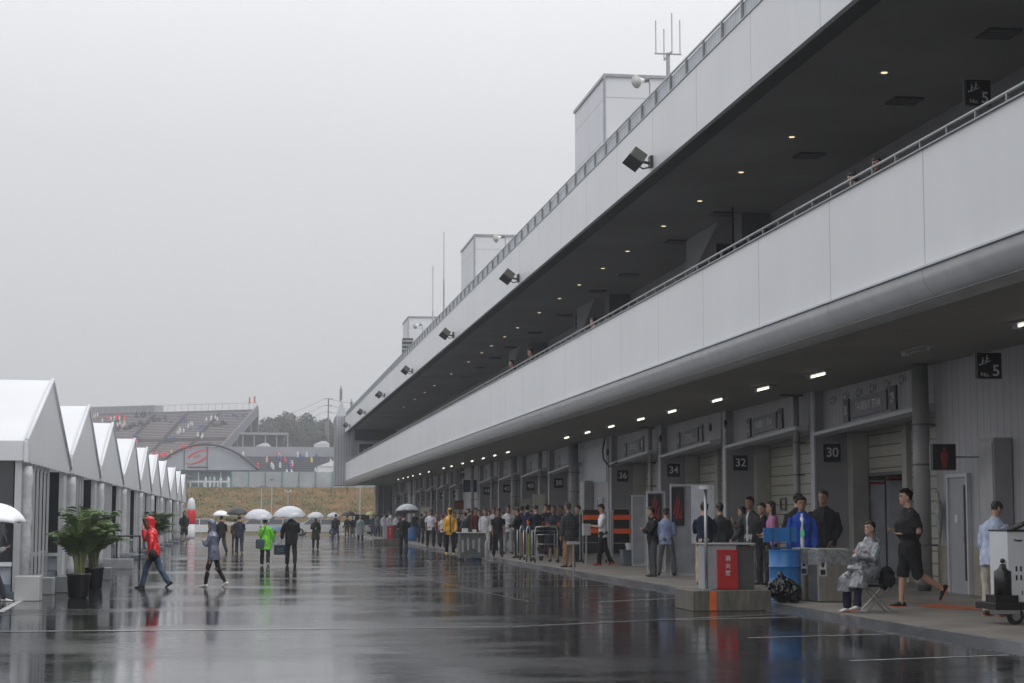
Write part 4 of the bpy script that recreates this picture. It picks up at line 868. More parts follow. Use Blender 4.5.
for i,yp in enumerate(peaks):
    a,b_=mids[i]+.03,mids[i+1]-.03
    T=thing('gable_tent','white gabled marquee with grey slatted front, %s of the row from the camera'%ordn[i],'tent',(GX,a,0),group='gable tents along the left side')
    def R(u): # slight sag of roof line
        return 0
    # roof: two pitched sheets with sag
    for (ya,yb,nm) in ((a,yp,'roof_slope'),(b_,yp,'roof_slope')):
        vs=[];fs=[];nu,nv=10,8
        for iu in range(nu+1):
            for iv in range(nv+1):
                u=iu/nu; v=iv/nv; x=GX-.02-9.5*u; y=ya+(yb-ya)*v; z=ze+(zp-ze)*v-.10*math.sin(math.pi*v)*(.5+.5*math.sin(math.pi*u))+.012*noise.noise(Vector((x*1.3,y*1.3,i)))
                vs.append((x,y,z))
        for iu in range(nu):
            for iv in range(nv): fs.append((iu*(nv+1)+iv,(iu+1)*(nv+1)+iv,(iu+1)*(nv+1)+iv+1,iu*(nv+1)+iv+1))
        o=MB().add(vs,fs).build(nm,fab,T,smooth=True)
    # valance on the near side and gable sheet
    m=MB(); m.box(GX-9.5,GX-.03,a-.02,a+.0,zv+.02,ze+.02); m.build('side_valance',fab,T)
    gp_=[(a-.02,zv),(b_,zv-.02),(b_,zv+.12),(yp+.12,zp+.02),(yp-.12,zp+.02),(a-.02,ze+.06)]; m=MB(); m.add([(GX,u,v) for u,v in gp_],[tuple(range(6))]); m.build('gable_sheet',fabg,T)
    m=MB(); m.tube([(GX+.03,a-.02,ze+.03),(GX+.03,yp-.08,zp)],.045,8); m.tube([(GX+.03,b_,zv+.1),(GX+.03,yp+.08,zp)],.03,8); m.build('gable_piping',fab,T,smooth=True)
    m=MB(); m.box(GX-.02,GX+.06,a-.05,a+.5,zv-.02,ze+.02); bevel(m.build('corner_flap',fab,T),.02)
    # deck and walls
    m=MB(); m.box(GX-9.5,GX+.02,a-.15,b_,.0,.14); m.box(GX-9.5,GX-.2,a-.05,b_,.14,.28); m.build('deck',deckm,T)
    m=MB(); m.box(GX-9.3,GX-.22,a+.12,a+.16,.28,.62); m.build('side_panel',mat('side_panel_grey',(.40,.43,.48),rough=.4),T)
    m=MB(); m.box(GX-9.3,GX-.2,a+.06,a+.2,.62,.70); m.box(GX-9.3,GX-.2,a+.06,a+.2,.22,.28); m.build('side_sill',mat('sill_white',(.62,.64,.68),rough=.4),T)
    m=MB(); m.box(GX-9.3,GX-.22,a+.12,a+.14,.70,zv+.3); m.build('side_window',glassd,T)
    m=MB()
    for xx in (2.6,5.2,7.8): m.box(GX-xx-.03,GX-xx+.03,a+.09,a+.118,.70,zv+.3)
    m.build('window_bars',dgrey,T)
    m=MB(); m.box(GX-.18,GX-.06,a+.04,a+.2,.14,zv+.1); m.build('corner_post',alu,T); m=MB(); m.box(GX-.18,GX-.06,b_-.25,b_-.1,.14,zv+.1); m.build('corner_post',alu,T)
    # padded drape column
    mm=MB(); pts=[(GX-.03,a+.42,z) for z in [.14+.24*q for q in range(11)]]
    mm.tube(pts,[.14+.018*math.sin(q*2.3+i) for q in range(11)],12,flat=.6); mm.build('drape_column',fabs,T,smooth=True)
    # slatted screen
    w=b_-a; y=a+.75; yend=a+w*(.58 if i%2==0 else .5)
    sl=MB()
    while y<yend: sl.box(GX-.085,GX-.04,y,y+.05,.24,zv+.05); y+=.68
    sl.box(GX-.14,GX-.10,a+.65,yend,.75,.83); sl.box(GX-.14,GX-.10,a+.65,yend,.28,.34); sl.box(GX-.14,GX-.10,a+.65,yend,zv-.1,zv+.05)
    sl.build('slatted_screen',slat,T)
    m=MB(); m.box(GX-.30,GX-.26,a+.6,yend+.05,.28,zv+.1); m.build('front_curtain',mat('front_curtain',(.07,.072,.08),rough=.6,var=.15,scale=3,stretch=(1,4,.2)),T)
    m=MB(); m.box(GX-.75,GX-.7,yend+.1,b_-.9,.28,zv+.1); m.build('doorway',glassd,T)
    m=MB(); 
    for yy in (yend+.05,b_-.95,(yend+b_-.9)/2): m.box(GX-.7,GX-.55,yy,yy+.07,.28,zv+.1)
    m.build('door_frame',alu,T)
    m=MB(); m.box(GX-.16,GX-.05,b_-.88,b_-.28,.2,zv+.08); m.build('end_panel',slat,T)
    m=MB(); m.box(GX-.1,GX+.32,yend+.2,b_-1.0,.001,.13); m.build('step',deckm,T)
# ballast blocks
blk=mat('ballast_concrete',(.27,.275,.285),rough=.5,var=.12,scale=4,bump=.3)
def block(x,y,sx,sy,h,lab,m_=blk):
    m=MB(); m.box(x-sx/2,x+sx/2,y,y+sy,0,h); o=tag(bevel(m.build('ballast_block',m_),.012),lab,'block',group='ballast blocks by the tents'); return o
block(-4.0,34.75,.46,.5,.46,'light grey cube ballast block at the first tent corner',mat('ballast_light',(.38,.385,.39),rough=.5,var=.08,scale=3))
block(-3.95,37.6,.26,.5,.34,'narrow grey ballast block left of the palm pots')
block(-3.55,38.5,.62,.7,.34,'wide grey ballast block behind the palm pots',mat('ballast_dark',(.16,.17,.18),rough=.4,var=.12,scale=3))
block(-3.85,46.2,1.1,.6,.30,'low dark block at the second tent front',mat('ballast_dark',(.16,.17,.18)))
block(-3.8,56.0,.9,.5,.30,'low block at the third tent front')
# palms
frm=mat('palm_leaf',(.075,.125,.035),rough=.5,var=.45,scale=3); stm=mat('palm_stem',(.16,.17,.07),rough=.6,var=.3)
def palm(x,y,h,lab,pot,seed,sc=1):
    rnd=random.Random(seed); T=thing('potted_palm',lab,'plant',(x,y,0),group='potted palms by the tents')
    m=MB(); m.lathe((x,y,0),[(.15,0),(.19,.02),(.22,.42),(.235,.44),(.235,.47),(.20,.47),(.19,.43)],18); m.build('pot',pot,T,smooth=True)
    m=MB(); m.tube([(x,y,.40),(x,y,.435)],.19,14); m.build('soil',mat('soil',(.03,.02,.015),rough=.9),T)
    st=MB(); lf=MB()
    nfr=38
    for k in range(nfr):
        az=rnd.random()*6.283; out=(.18+.62*rnd.random())*sc; top=h*(.62+.38*rnd.random()); b0=Vector((x+.1*math.cos(az+1)*rnd.random(),y+.1*math.sin(az+1)*rnd.random(),.42)); n=12; pts=[]
        for q in range(n+1):
            t=q/n; r=out*t**1.6; z=.42+(top-.42)*(1-(1-t)**1.7)-.28*out*t**3
            pts.append(Vector((b0.x+math.cos(az)*r,b0.y+math.sin(az)*r,z)))
        st.tube(pts,[.012*(1-.75*q/n)+.002 for q in range(n+1)],5)
        for q in range(4,n*3+1):
            t=q/(n*3)*1.0
            if t<.3: continue
            f0=t*n; i0=min(int(f0),n-1); p=pts[i0].lerp(pts[i0+1],f0-i0); tg=(pts[i0+1]-pts[i0]).normalized(); sd=tg.cross(Vector((0,0,1))); sd.normalize()
            ln=.30*sc*math.sin(math.pi*(.15+.8*(t-.3)/.7))+.05
            for s_ in (-1,1):
                dr=(sd*s_+tg*.75+Vector((0,0,-.25-.3*rnd.random()))).normalized(); w=tg*.019
                a_=p; c_=p+dr*ln*.55+w*.8+Vector((0,0,.02)); d_=p+dr*ln*.55-w*.8+Vector((0,0,.02)); e_=p+dr*ln
                lf.add([a_+w*.4,c_,e_,d_],[(0,1,2,3)])
    for k in range(6): aa=k*1.05; st.tube([(x+.06*math.cos(aa),y+.06*math.sin(aa),.42),(x+.09*math.cos(aa),y+.09*math.sin(aa),.9)],[.02,.014],6)
    st.build('stems',stm,T); lf.build('fronds',frm,T)
potb=mat('pot_black',(.012,.012,.013),rough=.3,var=0)
g=onZ(78,598); palm(g.x,g.y,1.92,'potted palm in a black pot, front one of the pair by the first tent',potb,3,.8)
g=onZ(93,589); palm(g.x,g.y,1.85,'potted palm in a black pot, rear one of the pair by the first tent',potb,9,.95)
g=onZ(167,548); palm(-3.75,78,1.95,'potted palm in a white pot by the fifth tent',mat('pot_white',(.5,.5,.5),rough=.4),5,1.35)
# low black barrier by tents
t=thing('post_barrier','thin black post and rail barrier in front of the third tent','barrier',(-3.5,60,0)); m=MB(); m.tube([(-3.9,57,0),(-3.9,57,1.0)],.03,6); m.tube([(-3.9,57,.98),(-3.2,57,.98)],.03,6); m.tube([(-3.2,57,0),(-3.2,57,1.0)],.03,6); m.build('frame',mat('barrier_black',(.02,.02,.02),rough=.4),t)
m=MB(); m.tube([(-3.9,57,.45),(-3.2,57,.45)],.015,6); m.build('lower_rail',steel,t)
# inflatable column
q=onZ(192,531); x,y=-4.0,138
t=thing('inflatable_column','white inflatable column with a red band past the last tent','inflatable',(x,y,0))
m=MB(); m.lathe((x,y,0),[(.28,0),(.31,.1),(.30,1.05)],18); m.build('lower_body',fab,t,smooth=True); m=MB(); m.lathe((x,y,0),[(.30,1.051),(.33,1.15),(.31,2.0),(.29,2.1)],18); m.build('red_band',mat('inflatable_red',(.6,.02,.03),rough=.5),t,smooth=True); m=MB(); m.lathe((x,y,0),[(.29,2.101),(.31,2.2),(.28,2.6),(.22,2.85),(.1,3.0),(.02,3.03)],18); m.build('top_body',fab,t,smooth=True)
# ------------------------------------------------------------------ props along the kerb
cwall=mat('raised_kerb_concrete',(.115,.105,.085),rough=.6,var=.4,scale=4,bump=.4,stretch=(3,3,.6))
def kerbblock(x0,x1,y,w,h,lab,stripe=True):
    t=thing('concrete_block',lab,'block',((x0+x1)/2,y,0)); m=MB(); m.box(x0,x1,y,y+w,0,h); bevel(m.build('plinth',cwall,t),.012)
    if stripe: m=MB(); m.box(x0+.28,x0+.40,y-.004,y-.001,.01,h-.01); m.build('orange_stripe',mat('orange_paint2',(.65,.13,.02),rough=.5,var=.15),t)
    return t
q0=onZ(690,610); bx=7.38
kerbblock(bx,bx+1.34,29.4,1.3,.34,'low concrete block with an orange stripe under the red extinguisher cabinet')
def extbox(x,y,z,s,lab,h=.8):
    t=thing('extinguisher_cabinet',lab,'cabinet',(x,y,z))
    m=MB(); m.box(x,x+.55*s,y,y+.5*s,z,z+h); bevel(m.build('cabinet_body',mat('cabinet_galv',(.30,.31,.33),rough=.4,var=.12),t),.012)
    m=MB(); m.box(x+.56*s,x+.86*s,y+.03,y+.5*s,z,z+h-.02); bevel(m.build('side_body',mat('side_body_dark',(.07,.07,.07),rough=.4),t),.01)
    m=MB(); m.box(x-.02,x+.88*s,y-.03,y+.53*s,z+h+.001,z+h+.03); bevel(m.build('lid',mat('lid_steel',(.42,.42,.42),rough=.3,metal=.4),t),.008)
    m=MB(); m.box(x+.20*s,x+.56*s,y-.06,y-.001,z+.01,z+h-.08); bevel(m.build('red_panel',mat('extinguisher_red',(.40,.012,.015),rough=.3,var=.06,coat=.4),t),.01)
    for k,ch in enumerate('消火器'):
        try: textmesh(ch,.10*s,mat('kanji_white',(.6,.6,.6),rough=.5,var=0),t,(.38*s,-.066,h*(.69-k*.165)),FACE_CAM)
        except Exception as e: print('kanji',e)
    return t
extbox(bx+.30,29.75,.34,1.0,'grey steel cabinet with a red fire extinguisher panel on the near concrete block',.75)
t=thing('service_post','steel post with a flat round cap rising beside the extinguisher cabinet','post',(bx+.40,29.55,.34)); m=MB(); px_=bx+.27
m.tube([(px_,29.56,.34),(px_,29.56,2.02)],.028,10); m.build('post',steel,t,smooth=True); m=MB(); m.tube([(px_,29.56,2.02),(px_,29.56,2.08)],[.11,.115],14); m.build('cap',white,t); m=MB(); m.box(px_-.07,px_+.07,29.49,29.63,.34,.36); m.build('foot_plate',steel,t)
# round topped post further on
g=onZ(573.5,575); t=thing('flat_topped_post','short steel post with a square flat top at the pavement edge','post',(g.x,g.y,0)); m=MB(); m.tube([(g.x,g.y,0),(g.x,g.y,.82)],.028,8); m.build('post',steel,t); m=MB(); m.box(g.x-.16,g.x+.16,g.y-.16,g.y+.16,.82,.90); bevel(m.build('flat_top',mat('lid_steel',(.42,.42,.42)),t),.01)
# blue drum
blue=mat('drum_blue',(.025,.16,.42),rough=.4,var=.12,scale=4,coat=.2)
X,Y=9.36,30.7
t=thing('oil_drum','bright blue steel drum used as a litter bin beside the bin bags','drum',(X,Y,.1))
prof=[(0,.0),(.27,.0),(.285,.01),(.285,.03),(.275,.04)]
for zz in (.30,.60): prof+=[(.275,zz-.02),(.29,zz),(.275,zz+.02)]
prof+=[(.275,.86),(.287,.87),(.287,.89),(.265,.89),(.26,.6),(0,.6)]
m=MB(); m.lathe((X,Y,.1),[(max(r,.002),z) for r,z in prof],28); o=m.build('drum_body',blue,t); smoothshade(o); md=o.modifiers.new('e','EDGE_SPLIT'); md.split_angle=rad(40)
t=thing('blue_board_frame','blue board on a small frame standing behind the blue drum','board',(X,Y,.1)); m=MB(); m.box(X-.30,X+.30,30.95,31.0,1.12,1.37); m.build('board',blue,t)
m=MB(); m.box(X-.16,X-.13,30.92,30.948,.1,1.37); m.box(X+.16,X+.19,30.92,30.948,.1,1.37); m.box(X-.129,X+.159,30.92,30.945,1.0,1.03); m.build('frame',mat('frame_blue',(.02,.09,.2),rough=.5),t)
# rubbish bag
m=MB(); m.ball((9.12,30.1,.32),.25,.22,.22,14,9); m.ball((9.30,30.05,.26),.16,.18,.17,12,8); m.ball((9.10,30.1,.52),.07,.07,.10,8,6)
def rem(mb,vox,fold,fs,sm=3):
    me=mb.mesh('r'); o=bpy.data.objects.new('r',me); COL.objects.link(o); md=o.modifiers.new('r','REMESH'); md.mode='VOXEL'; md.voxel_size=vox
    dg=bpy.context.evaluated_depsgraph_get(); me2=bpy.data.meshes.new_from_object(o.evaluated_get(dg)); bpy.data.objects.remove(o)
    nn=[v.normal.copy() for v in me2.vertices]
    for v,n in zip(me2.vertices,nn): v.co+=n*(fold*(noise.noise(v.co*fs)*1.4+noise.noise(v.co*fs*2.2)*.7))
    return me2
o=bpy.data.objects.new('rubbish_bag',rem(m,.014,.035,9)); o.data.materials.append(mat('bag_plastic_black',(.008,.008,.009),rough=.22,var=0,bump=.6,bscale=18)); COL.objects.link(o); smoothshade(o)
tag(o,'knotted black rubbish bag between the concrete block and the blue drum','rubbish bag')
# steel bins with liners
ss=mat('brushed_steel',(.42,.41,.37),rough=.3,metal=.85,var=.15,scale=3,stretch=(6,6,.5))
liner=mat('plastic_liner',(.30,.31,.32),rough=.12,var=.4,scale=14,alpha=.6,bump=1,bscale=12)
for k,(x,y,w,lab) in enumerate([(9.80,30.9,.42,'steel litter bin next to the blue drum, left one of the pair'),(10.05,30.25,.66,'steel litter bin beside the seated woman, right one of the pair')]):
    t=thing('litter_bin',lab,'bin',(x,y,.1)); m=MB(); m.box(x-w/2,x+w/2,y-.26,y+.26,.12,.98); bevel(m.build('bin_body',ss,t),.012)
    m=MB(); m.box(x-w/2+.02,x+w/2-.02,y-.24,y+.24,.1,.119); m.build('base',dgrey,t)
    lm=MB(); n=44; rings=[]
    for zi in range(6):
        z=.99-.05*zi; r=[]
        for q in range(n):
            a=2*math.pi*q/n; ca,sa=math.cos(a),math.sin(a); s_=1/max(abs(ca)/(w/2+.012),abs(sa)/.272); off=.012*zi*noise.noise(Vector((a*4,zi*.5,k)))+.006
            zz=z if zi<5 else z-.03*noise.noise(Vector((a*3,7,k)))
            r.append(Vector((x+ca*(s_+off+.006),y+sa*(s_+off+.006),zz)))
        rings.append(r)
    lm.loft(rings,cap=False); lm.build('bin_liner',liner,t,smooth=True)
    m=MB(); 
    for q in range(2 if k else 1): m.box(x-w/2+.03+q*.28,x-w/2+.03+q*.28+.26,y-.2,y+.2,1.0,1.02,Matrix.Translation((0,0,0)))
    m.build('lid',mat('lid_pale',(.42,.42,.40),rough=.35),t)
    m=MB(); m.box(x-w/2+.03,x-w/2+.16,y-.264,y-.2605,.55,.86); m.build('poster',mat('poster_white',(.5,.5,.5),rough=.4,var=0),t)
    m=MB(); m.box(x-w/2+.05,x-w/2+.14,y-.267,y-.2645,.57,.66); m.tube([(x-w/2+.09,y-.266,.70),(x-w/2+.11,y-.266,.80)],[.022,.028],8,flat=.1,upv=(1,0,0)); m.box(x-w/2+.05,x-w/2+.14,y-.267,y-.2645,.82,.84); m.build('poster_print',mat('print_black',(.02,.02,.02),rough=.5,var=0),t)
# stool under seated woman
sx_,sy_=seat.x,seat.y
t=thing('folding_stool','folding stool with crossed steel legs under the seated woman','stool',(sx_+.05,sy_+.05,.1)); m=MB()
sx_+=.12; sy_+=.06
m.box(sx_-.18,sx_+.18,sy_-.16,sy_+.16,.485,.515); m.build('seat',cloth(BLK),t)
m=MB()
for yy in (-.15,.15):
    for s_ in (-1,1): m.tube([(sx_-.2*s_,sy_+yy,.10),(sx_+.17*s_,sy_+yy,.485)],.012,6)
m.tube([(sx_-.2,sy_-.16,.115),(sx_-.2,sy_+.16,.115)],.01,6); m.tube([(sx_+.2,sy_-.16,.115),(sx_+.2,sy_+.16,.115)],.01,6); m.build('crossed_legs',steel,t)
m=MB(); m.ball((sx_+.16,sy_-.05,.62),.15,.12,.17,12,8); o=bpy.data.objects.new('black_bag',rem(m,.015,.025,7)); o.data.materials.append(cloth(BLK)); COL.objects.link(o); smoothshade(o); tag(o,'crumpled black bag on the folding stool behind the seated woman','bag')
# machine trolley
g=onZ(1003,625,.1); X=g.x+.22; Y=g.y
t=thing('machine_trolley','white and black machine cabinet on a low wheeled base at the right edge','trolley',(X,Y,.1)); 
wp=mat('machine_white',(.56,.58,.60),rough=.35,var=.04)
m=MB(); m.box(X-.13,X+.20,Y,Y+.6,.40,1.36); bevel(m.build('side_panel',wp,t),.012)
m=MB(); m.box(X+.203,X+.25,Y-.01,Y+.6,.40,1.345); m.build('corner_post',steel,t)
m=MB(); m.box(X+.253,X+.9,Y+.02,Y+.6,.40,1.34); m.build('cabinet_body',mat('machine_black',(.012,.012,.013),rough=.35),t)
m=MB(); m.box(X+.26,X+.9,Y+.005,Y+.019,1.05,1.33); m.build('upper_panel',mat('machine_grey',(.16,.18,.18),rough=.4),t)
m=MB(); m.box(X-.14,X+.92,Y-.02,Y+.62,1.361,1.385); bevel(m.build('top_tray',mat('machine_black',(.012,.012,.013)),t),.01)
m=MB(); m.tube([(X-.02,Y+.05,1.39),(X+.15,Y+.02,1.47),(X+.45,Y+.02,1.52),(X+.9,Y+.05,1.55)],.03,8); m.tube([(X+.02,Y+.2,1.39),(X+.3,Y+.2,1.50),(X+.9,Y+.2,1.58)],.035,8); m.build('hose',mat('cable_black',(.01,.01,.01)),t,smooth=True)
m=MB()
for r in range(2):
    for c in range(3): m.box(X-.02+c*.065,X+.005+c*.065,Y-.004,Y-.001,.82-r*.12,.89-r*.12)
m.box(X+.06,X+.075,Y-.004,Y-.001,.5,.56); m.build('vent_slots',signblk,t)
textmesh('Panair',.05,signblk,t,(.03,-.003,1.24-.1),FACE_CAM,align='CENTER')
m=MB(); m.box(X-.34,X+.95,Y-.04,Y+.64,.30,.395); bevel(m.build('base_frame',mat('machine_black',(.012,.012,.013)),t),.01)
m=MB(); m.box(X-.42,X+.0,Y-.07,Y-.042,.25,.30); m.build('front_bumper',steel,t)
for wx_ in (-.02,.30):
    m=MB(); m.tube([(X+wx_,Y+.02,.215),(X+wx_,Y+.075,.215)],.115,18,upv=(1,0,0)); w_=m.build('wheel',mat('tyre_black',(.015,.015,.015),rough=.6),t,smooth=False)
    m=MB(); m.tube([(X+wx_,Y+.012,.215),(X+wx_,Y+.0195,.215)],.06,14,upv=(1,0,0)); m.build('rim',steel,w_)
    m=MB(); m.box(X+wx_-.05,X+wx_+.05,Y+.0,Y+.1,.285,.30); m.build('castor_fork',steel,w_)
m=MB(); m.box(X-.33,X-.0,Y-.03,Y+.3,.396,.50); m.build('toolbox',mat('machine_black',(.012,.012,.013)),t)
m=MB(); m.tube([(X-.17,Y+.08,.50),(X-.17,Y+.08,.82),(X-.17,Y+.08,.86),(X-.17,Y+.08,.92)],[.12,.12,.06,.03],16); m.ball((X-.17,Y+.08,.96),.035,.035,.035); m.build('gas_bottle',mat('bottle_black',(.012,.012,.013),rough=.3,var=0),t,smooth=True)
# clear screens with banners
clr=mat('clear_screen',(.42,.43,.46),rough=.12,var=.2,scale=2,alpha=.75,bump=.5,bscale=3)
frm_=mat('screen_frame',(.48,.50,.53),rough=.35)
bred=mat('banner_red',(.35,.03,.03),rough=.5); bann=mat('banner_dark',(.03,.03,.038),rough=.4)
def screen(px0,px1,fy,hy,lab,banner=None,white_end=False):
    a=onZ(px0,fy,.1); Yb=a.y; b_=onY(px1,fy,Yb); top=onY(px0,hy,Yb).z; x0,x1=a.x,b_.x
    t=thing('clear_screen',lab,'screen',(x0,Yb,.1)); m=MB()
    m.box(x0,x0+.04,Yb,Yb+.04,.1,top); m.box(x1-.04,x1,Yb,Yb+.04,.1,top); m.box(x0+.04,x1-.04,Yb,Yb+.04,top-.05,top); m.box(x0+.04,x1-.04,Yb,Yb+.04,.1,.16); m.build('frame',frm_,t)
    m=MB(); m.box(x0+.04,x1-.04,Yb+.015,Yb+.025,.16,top-.05); m.build('sheet',clr,t)
    if white_end: m=MB(); m.box(x1-.62,x1-.02,Yb-.012,Yb-.001,.9,top-.03); m.build('white_panel',mat('screen_white',(.75,.77,.82),rough=.35),t)
    if banner:
        u0,u1=banner; w=x1-x0; m=MB(); m.box(x0+w*u0,x0+w*u1,Yb-.03,Yb-.014,1.35,top-.08); B=m.build('banner',bann,t)
        c=x0+w*(u0+u1)/2; k=w*(u1-u0)*.42; z=1.75; m=MB(); yy=Yb-.032
        for (ax_,az,bx_,bz,ww) in ((-.9,-.1,.2,.42,.16),(-.5,-.22,.5,.30,.2),(.1,-.2,.9,.12,.16),(-.9,.12,-.2,.2,.12),(-.2,-.05,.9,-.16,.14)):
            m.add([(c+k*ax_,yy,z+az),(c+k*(ax_+ww*2),yy,z+az-.03),(c+k*bx_,yy,z+bz),(c+k*(bx_-ww*2.2),yy,z+bz-.10)],[(0,1,2,3)]); yy-=.0015
        m.build('red_emblem',bred,B)
screen(671,716,576,484,'clear screen with a white end panel and dark red emblem banner, nearest one',(.02,.30),True)
screen(647,666,572,491,'narrow clear screen with a dark banner behind the two men in black and blue',(.08,.78))
screen(632,646,566,495,'frosted clear screen, leftmost of the three')
# orange strapped kit racks
orange=mat('strap_orange',(.80,.12,.02),rough=.5,var=.08)
def rack(px0,px1,fy,lab,seedr):
    a=onZ(px0,fy,.1); Yb=a.y; x1=onY(px1,fy,Yb).x; x0=a.x; top=1.75
    t=thing('kit_rack',lab,'rack',(x0,Yb,.1)); m=MB()
    for xx in (x0,x1): m.tube([(xx,Yb,.2),(xx,Yb,top)],.022,6); m.tube([(xx,Yb+.5,.2),(xx,Yb+.5,top)],.022,6)
    for z in (.35,.75,1.15): m.tube([(x0,Yb,z),(x1,Yb,z)],.015,6)
    m.build('frame',steel,t)
    m=MB(); m.box(x0+.03,x1-.03,Yb+.05,Yb+.45,.4,top+.05); bevel(m.build('cover',mat('cover_black',(.012,.012,.013),rough=.5,bump=.4,bscale=5),t),.05)
    for z in (1.05,1.48): m=MB(); m.box(x0-.01,x1+.01,Yb-.05,Yb+.04,z,z+.15); m.build('orange_strap',orange,t)
    for xx in (x0,x1): m=MB(); m.tube([(xx-.02,Yb,.16),(xx+.02,Yb,.16)],.06,12,upv=(0,0,1)); m.build('wheel',mat('tyre_black',(.015,.015,.015)),t)
rack(583,606,563,'black covered kit rack with two orange straps beside the man in the white shirt',1)
rack(613,631,564,'black covered kit rack with orange straps in front of the frosted screen',2)
g=onZ(628,565,.1); t=thing('grey_crate','grey plastic crate with a white pot on it by the kit rack','crate',(g.x,g.y-.6,.1)); m=MB(); m.box(g.x-.35,g.x+.25,g.y-.9,g.y-.45,.1,.55); bevel(m.build('crate_body',mat('crate_grey',(.10,.12,.14),rough=.5),t),.02); m=MB(); m.box(g.x-.37,g.x+.27,g.y-.92,g.y-.43,.551,.58); m.build('crate_rim',mat('crate_grey2',(.14,.16,.18),rough=.5),t)
m=MB(); m.lathe((g.x-.1,g.y-.68,.58),[(.02,0),(.10,0),(.13,.2),(.02,.2)],14); tag(m.build('white_pot',wp),'small white pot standing on the grey crate','pot')
t=thing('grey_bin_box','grey steel controls box next to the man in the white shirt','box',(8.9,52,.1)); p=onZ(590,566,.1); m=MB(); m.box(p.x,p.x+.22,p.y+1,p.y+1.3,1.0,1.36); bevel(m.build('box_body',mat('cabinet_door_grey',(.36,.36,.36)),t),.01); m=MB(); m.tube([(p.x+.11,p.y+1.15,.1),(p.x+.11,p.y+1.15,1.0)],.03,8); m.build('stand',steel,t)
# tubular trolleys
cols=[('orange rod',(.5,.1,.03)),('yellow green rod',(.4,.45,.05)),('bare frame',(.4,.4,.4))]
for k,(px,fy) in enumerate([(520,560),(526.5,562),(535,563)]):
    g=onZ(px,fy,.1); x,y=g.x,g.y; t=thing('tube_trolley','tall tubular steel push trolley with %s, %s of the three'%(cols[k][0],('left','middle','right')[k]),'trolley',(x,y,.1),group='tubular push trolleys'); m=MB(); w=.14 if k<2 else .75
    m.tube([(x,y,.22),(x,y,1.12),(x+.04,y+.02,1.24),(x+w*.5,y+.05,1.27),(x+w-.04,y+.1,1.24),(x+w,y+.12,1.12),(x+w,y+.12,.22)],.022,8); m.tube([(x,y+.6,.22),(x,y+.6,1.12),(x+w,y+.7,1.12),(x+w,y+.7,.22)],.02,8)
    for z in (.35,.7,1.0): m.tube([(x,y,z),(x+w,y+.12,z)],.014,6)
    m.tube([(x,y,.3),(x,y+.6,.3)],.014,6); m.build('frame',mat('tube_pale',(.42,.43,.40),rough=.3,metal=.5),t,smooth=True)
    for dx in (0,w): m=MB(); m.tube([(x+dx-.02,y+.05*dx,.165),(x+dx+.02,y+.05*dx,.165)],.065,12,upv=(0,0,1)); m.build('wheel',mat('tyre_black',(.015,.015,.015)),t)
    m=MB(); m.tube([(x+.06,y+.02,.3),(x+.07,y+.02,1.0)],.018,6); m.build('coloured_rod',mat('rod%d'%k,cols[k][1],rough=.5),t)
# counter, bucket, cone bag, blue bin
g=onZ(460,558,.1); x,y=g.x,g.y; t=thing('service_counter','grey counter with a pale top and clutter at the pavement edge','counter',(x,y,.1)); m=MB(); m.box(x,x+.9,y,y+.7,.1,.98); bevel(m.build('counter_body',mat('counter_grey',(.10,.105,.10),rough=.4,var=.35,scale=5),t),.01); m=MB(); m.box(x-.06,x+1.05,y-.05,y+.75,.981,1.02); bevel(m.build('counter_top',mat('lid_pale',(.42,.42,.40)),t),.01)
m=MB(); m.box(x+.1,x+.3,y+.1,y+.3,1.021,1.16); m.box(x+.5,x+.62,y+.2,y+.35,1.021,1.12); m.build('counter_tins',wp,t)
m=MB()
for i_ in range(4): m.box(x+.05+.2*i_,x+.13+.2*i_,y-.012,y-.001,.3+.07*(i_%3),.75+.05*(i_%2))
m.build('taped_notes',mat('paper_grey',(.35,.36,.37),rough=.6),t)
g=onZ(476,559.5); x,y=g.x,g.y; t=thing('paint_bucket','blue bucket with a white top beside the counter','bucket',(x,y,0)); m=MB(); m.lathe((x,y,0),[(.02,0),(.19,0),(.21,.32)],18); m.build('bucket_body',blue,t,smooth=True); m=MB(); m.lathe((x,y,.321),[(.21,0),(.215,.05),(.205,.2),(.02,.21)],18); m.build('bucket_lid',mat('lid_skyblue',(.30,.42,.55),rough=.4),t,smooth=True); m=MB(); m.box(x-.05,x+.07,y-.222,y-.212,.12,.26); m.build('bucket_label',wp,t)
g=onZ(485.5,559.5); m=MB(); m.tube([(g.x,g.y,0.0),(g.x,g.y,.35),(g.x+.04,g.y,.75)],[.17,.10,.02],12); o=tag(m.build('furled_bag',mat('cone_pale',(.42,.40,.38),rough=.5)),'pale cone shaped cover beside the blue bucket','cover')
# work bench with white kit behind walkers
g=onZ(500,551,.1); x,y=g.x,g.y; t=thing('display_stand','low white stand with wheels behind the crew in front of garage 42','stand',(x,y,.1)); m=MB(); m.box(x,x+1.5,y,y+.6,.25,.5); bevel(m.build('stand_body',wp,t),.02); m=MB(); m.box(x+.1,x+.2,y+.02,y+.5,.1,.248); m.box(x+1.3,x+1.4,y+.02,y+.5,.1,.248); m.build('stand_leg',dgrey,t)
for px0,px1,fy,hy,lab in [(521,531,549,499,'off white board screen behind the crew, left one'),(533,545,552,494,'off white board screen behind the crew, right one'),(421,430,541,507,'off white board screen far along the garages')]:
    a=onZ(px0,fy,.1); x1=onY(px1,fy,a.y).x; zt=onY(px0,hy,a.y).z; t=thing('board_screen',lab,'screen',(a.x,a.y,.1)); m=MB(); m.box(a.x,x1,a.y,a.y+.05,.3,zt); m.build('board',mat('board_cream',(.42,.42,.37),rough=.5),t); m=MB(); m.box(a.x,a.x+.04,a.y-.002,a.y+.06,.1,.3); m.box(x1-.04,x1,a.y-.002,a.y+.06,.1,.3); m.build('leg',steel,t)
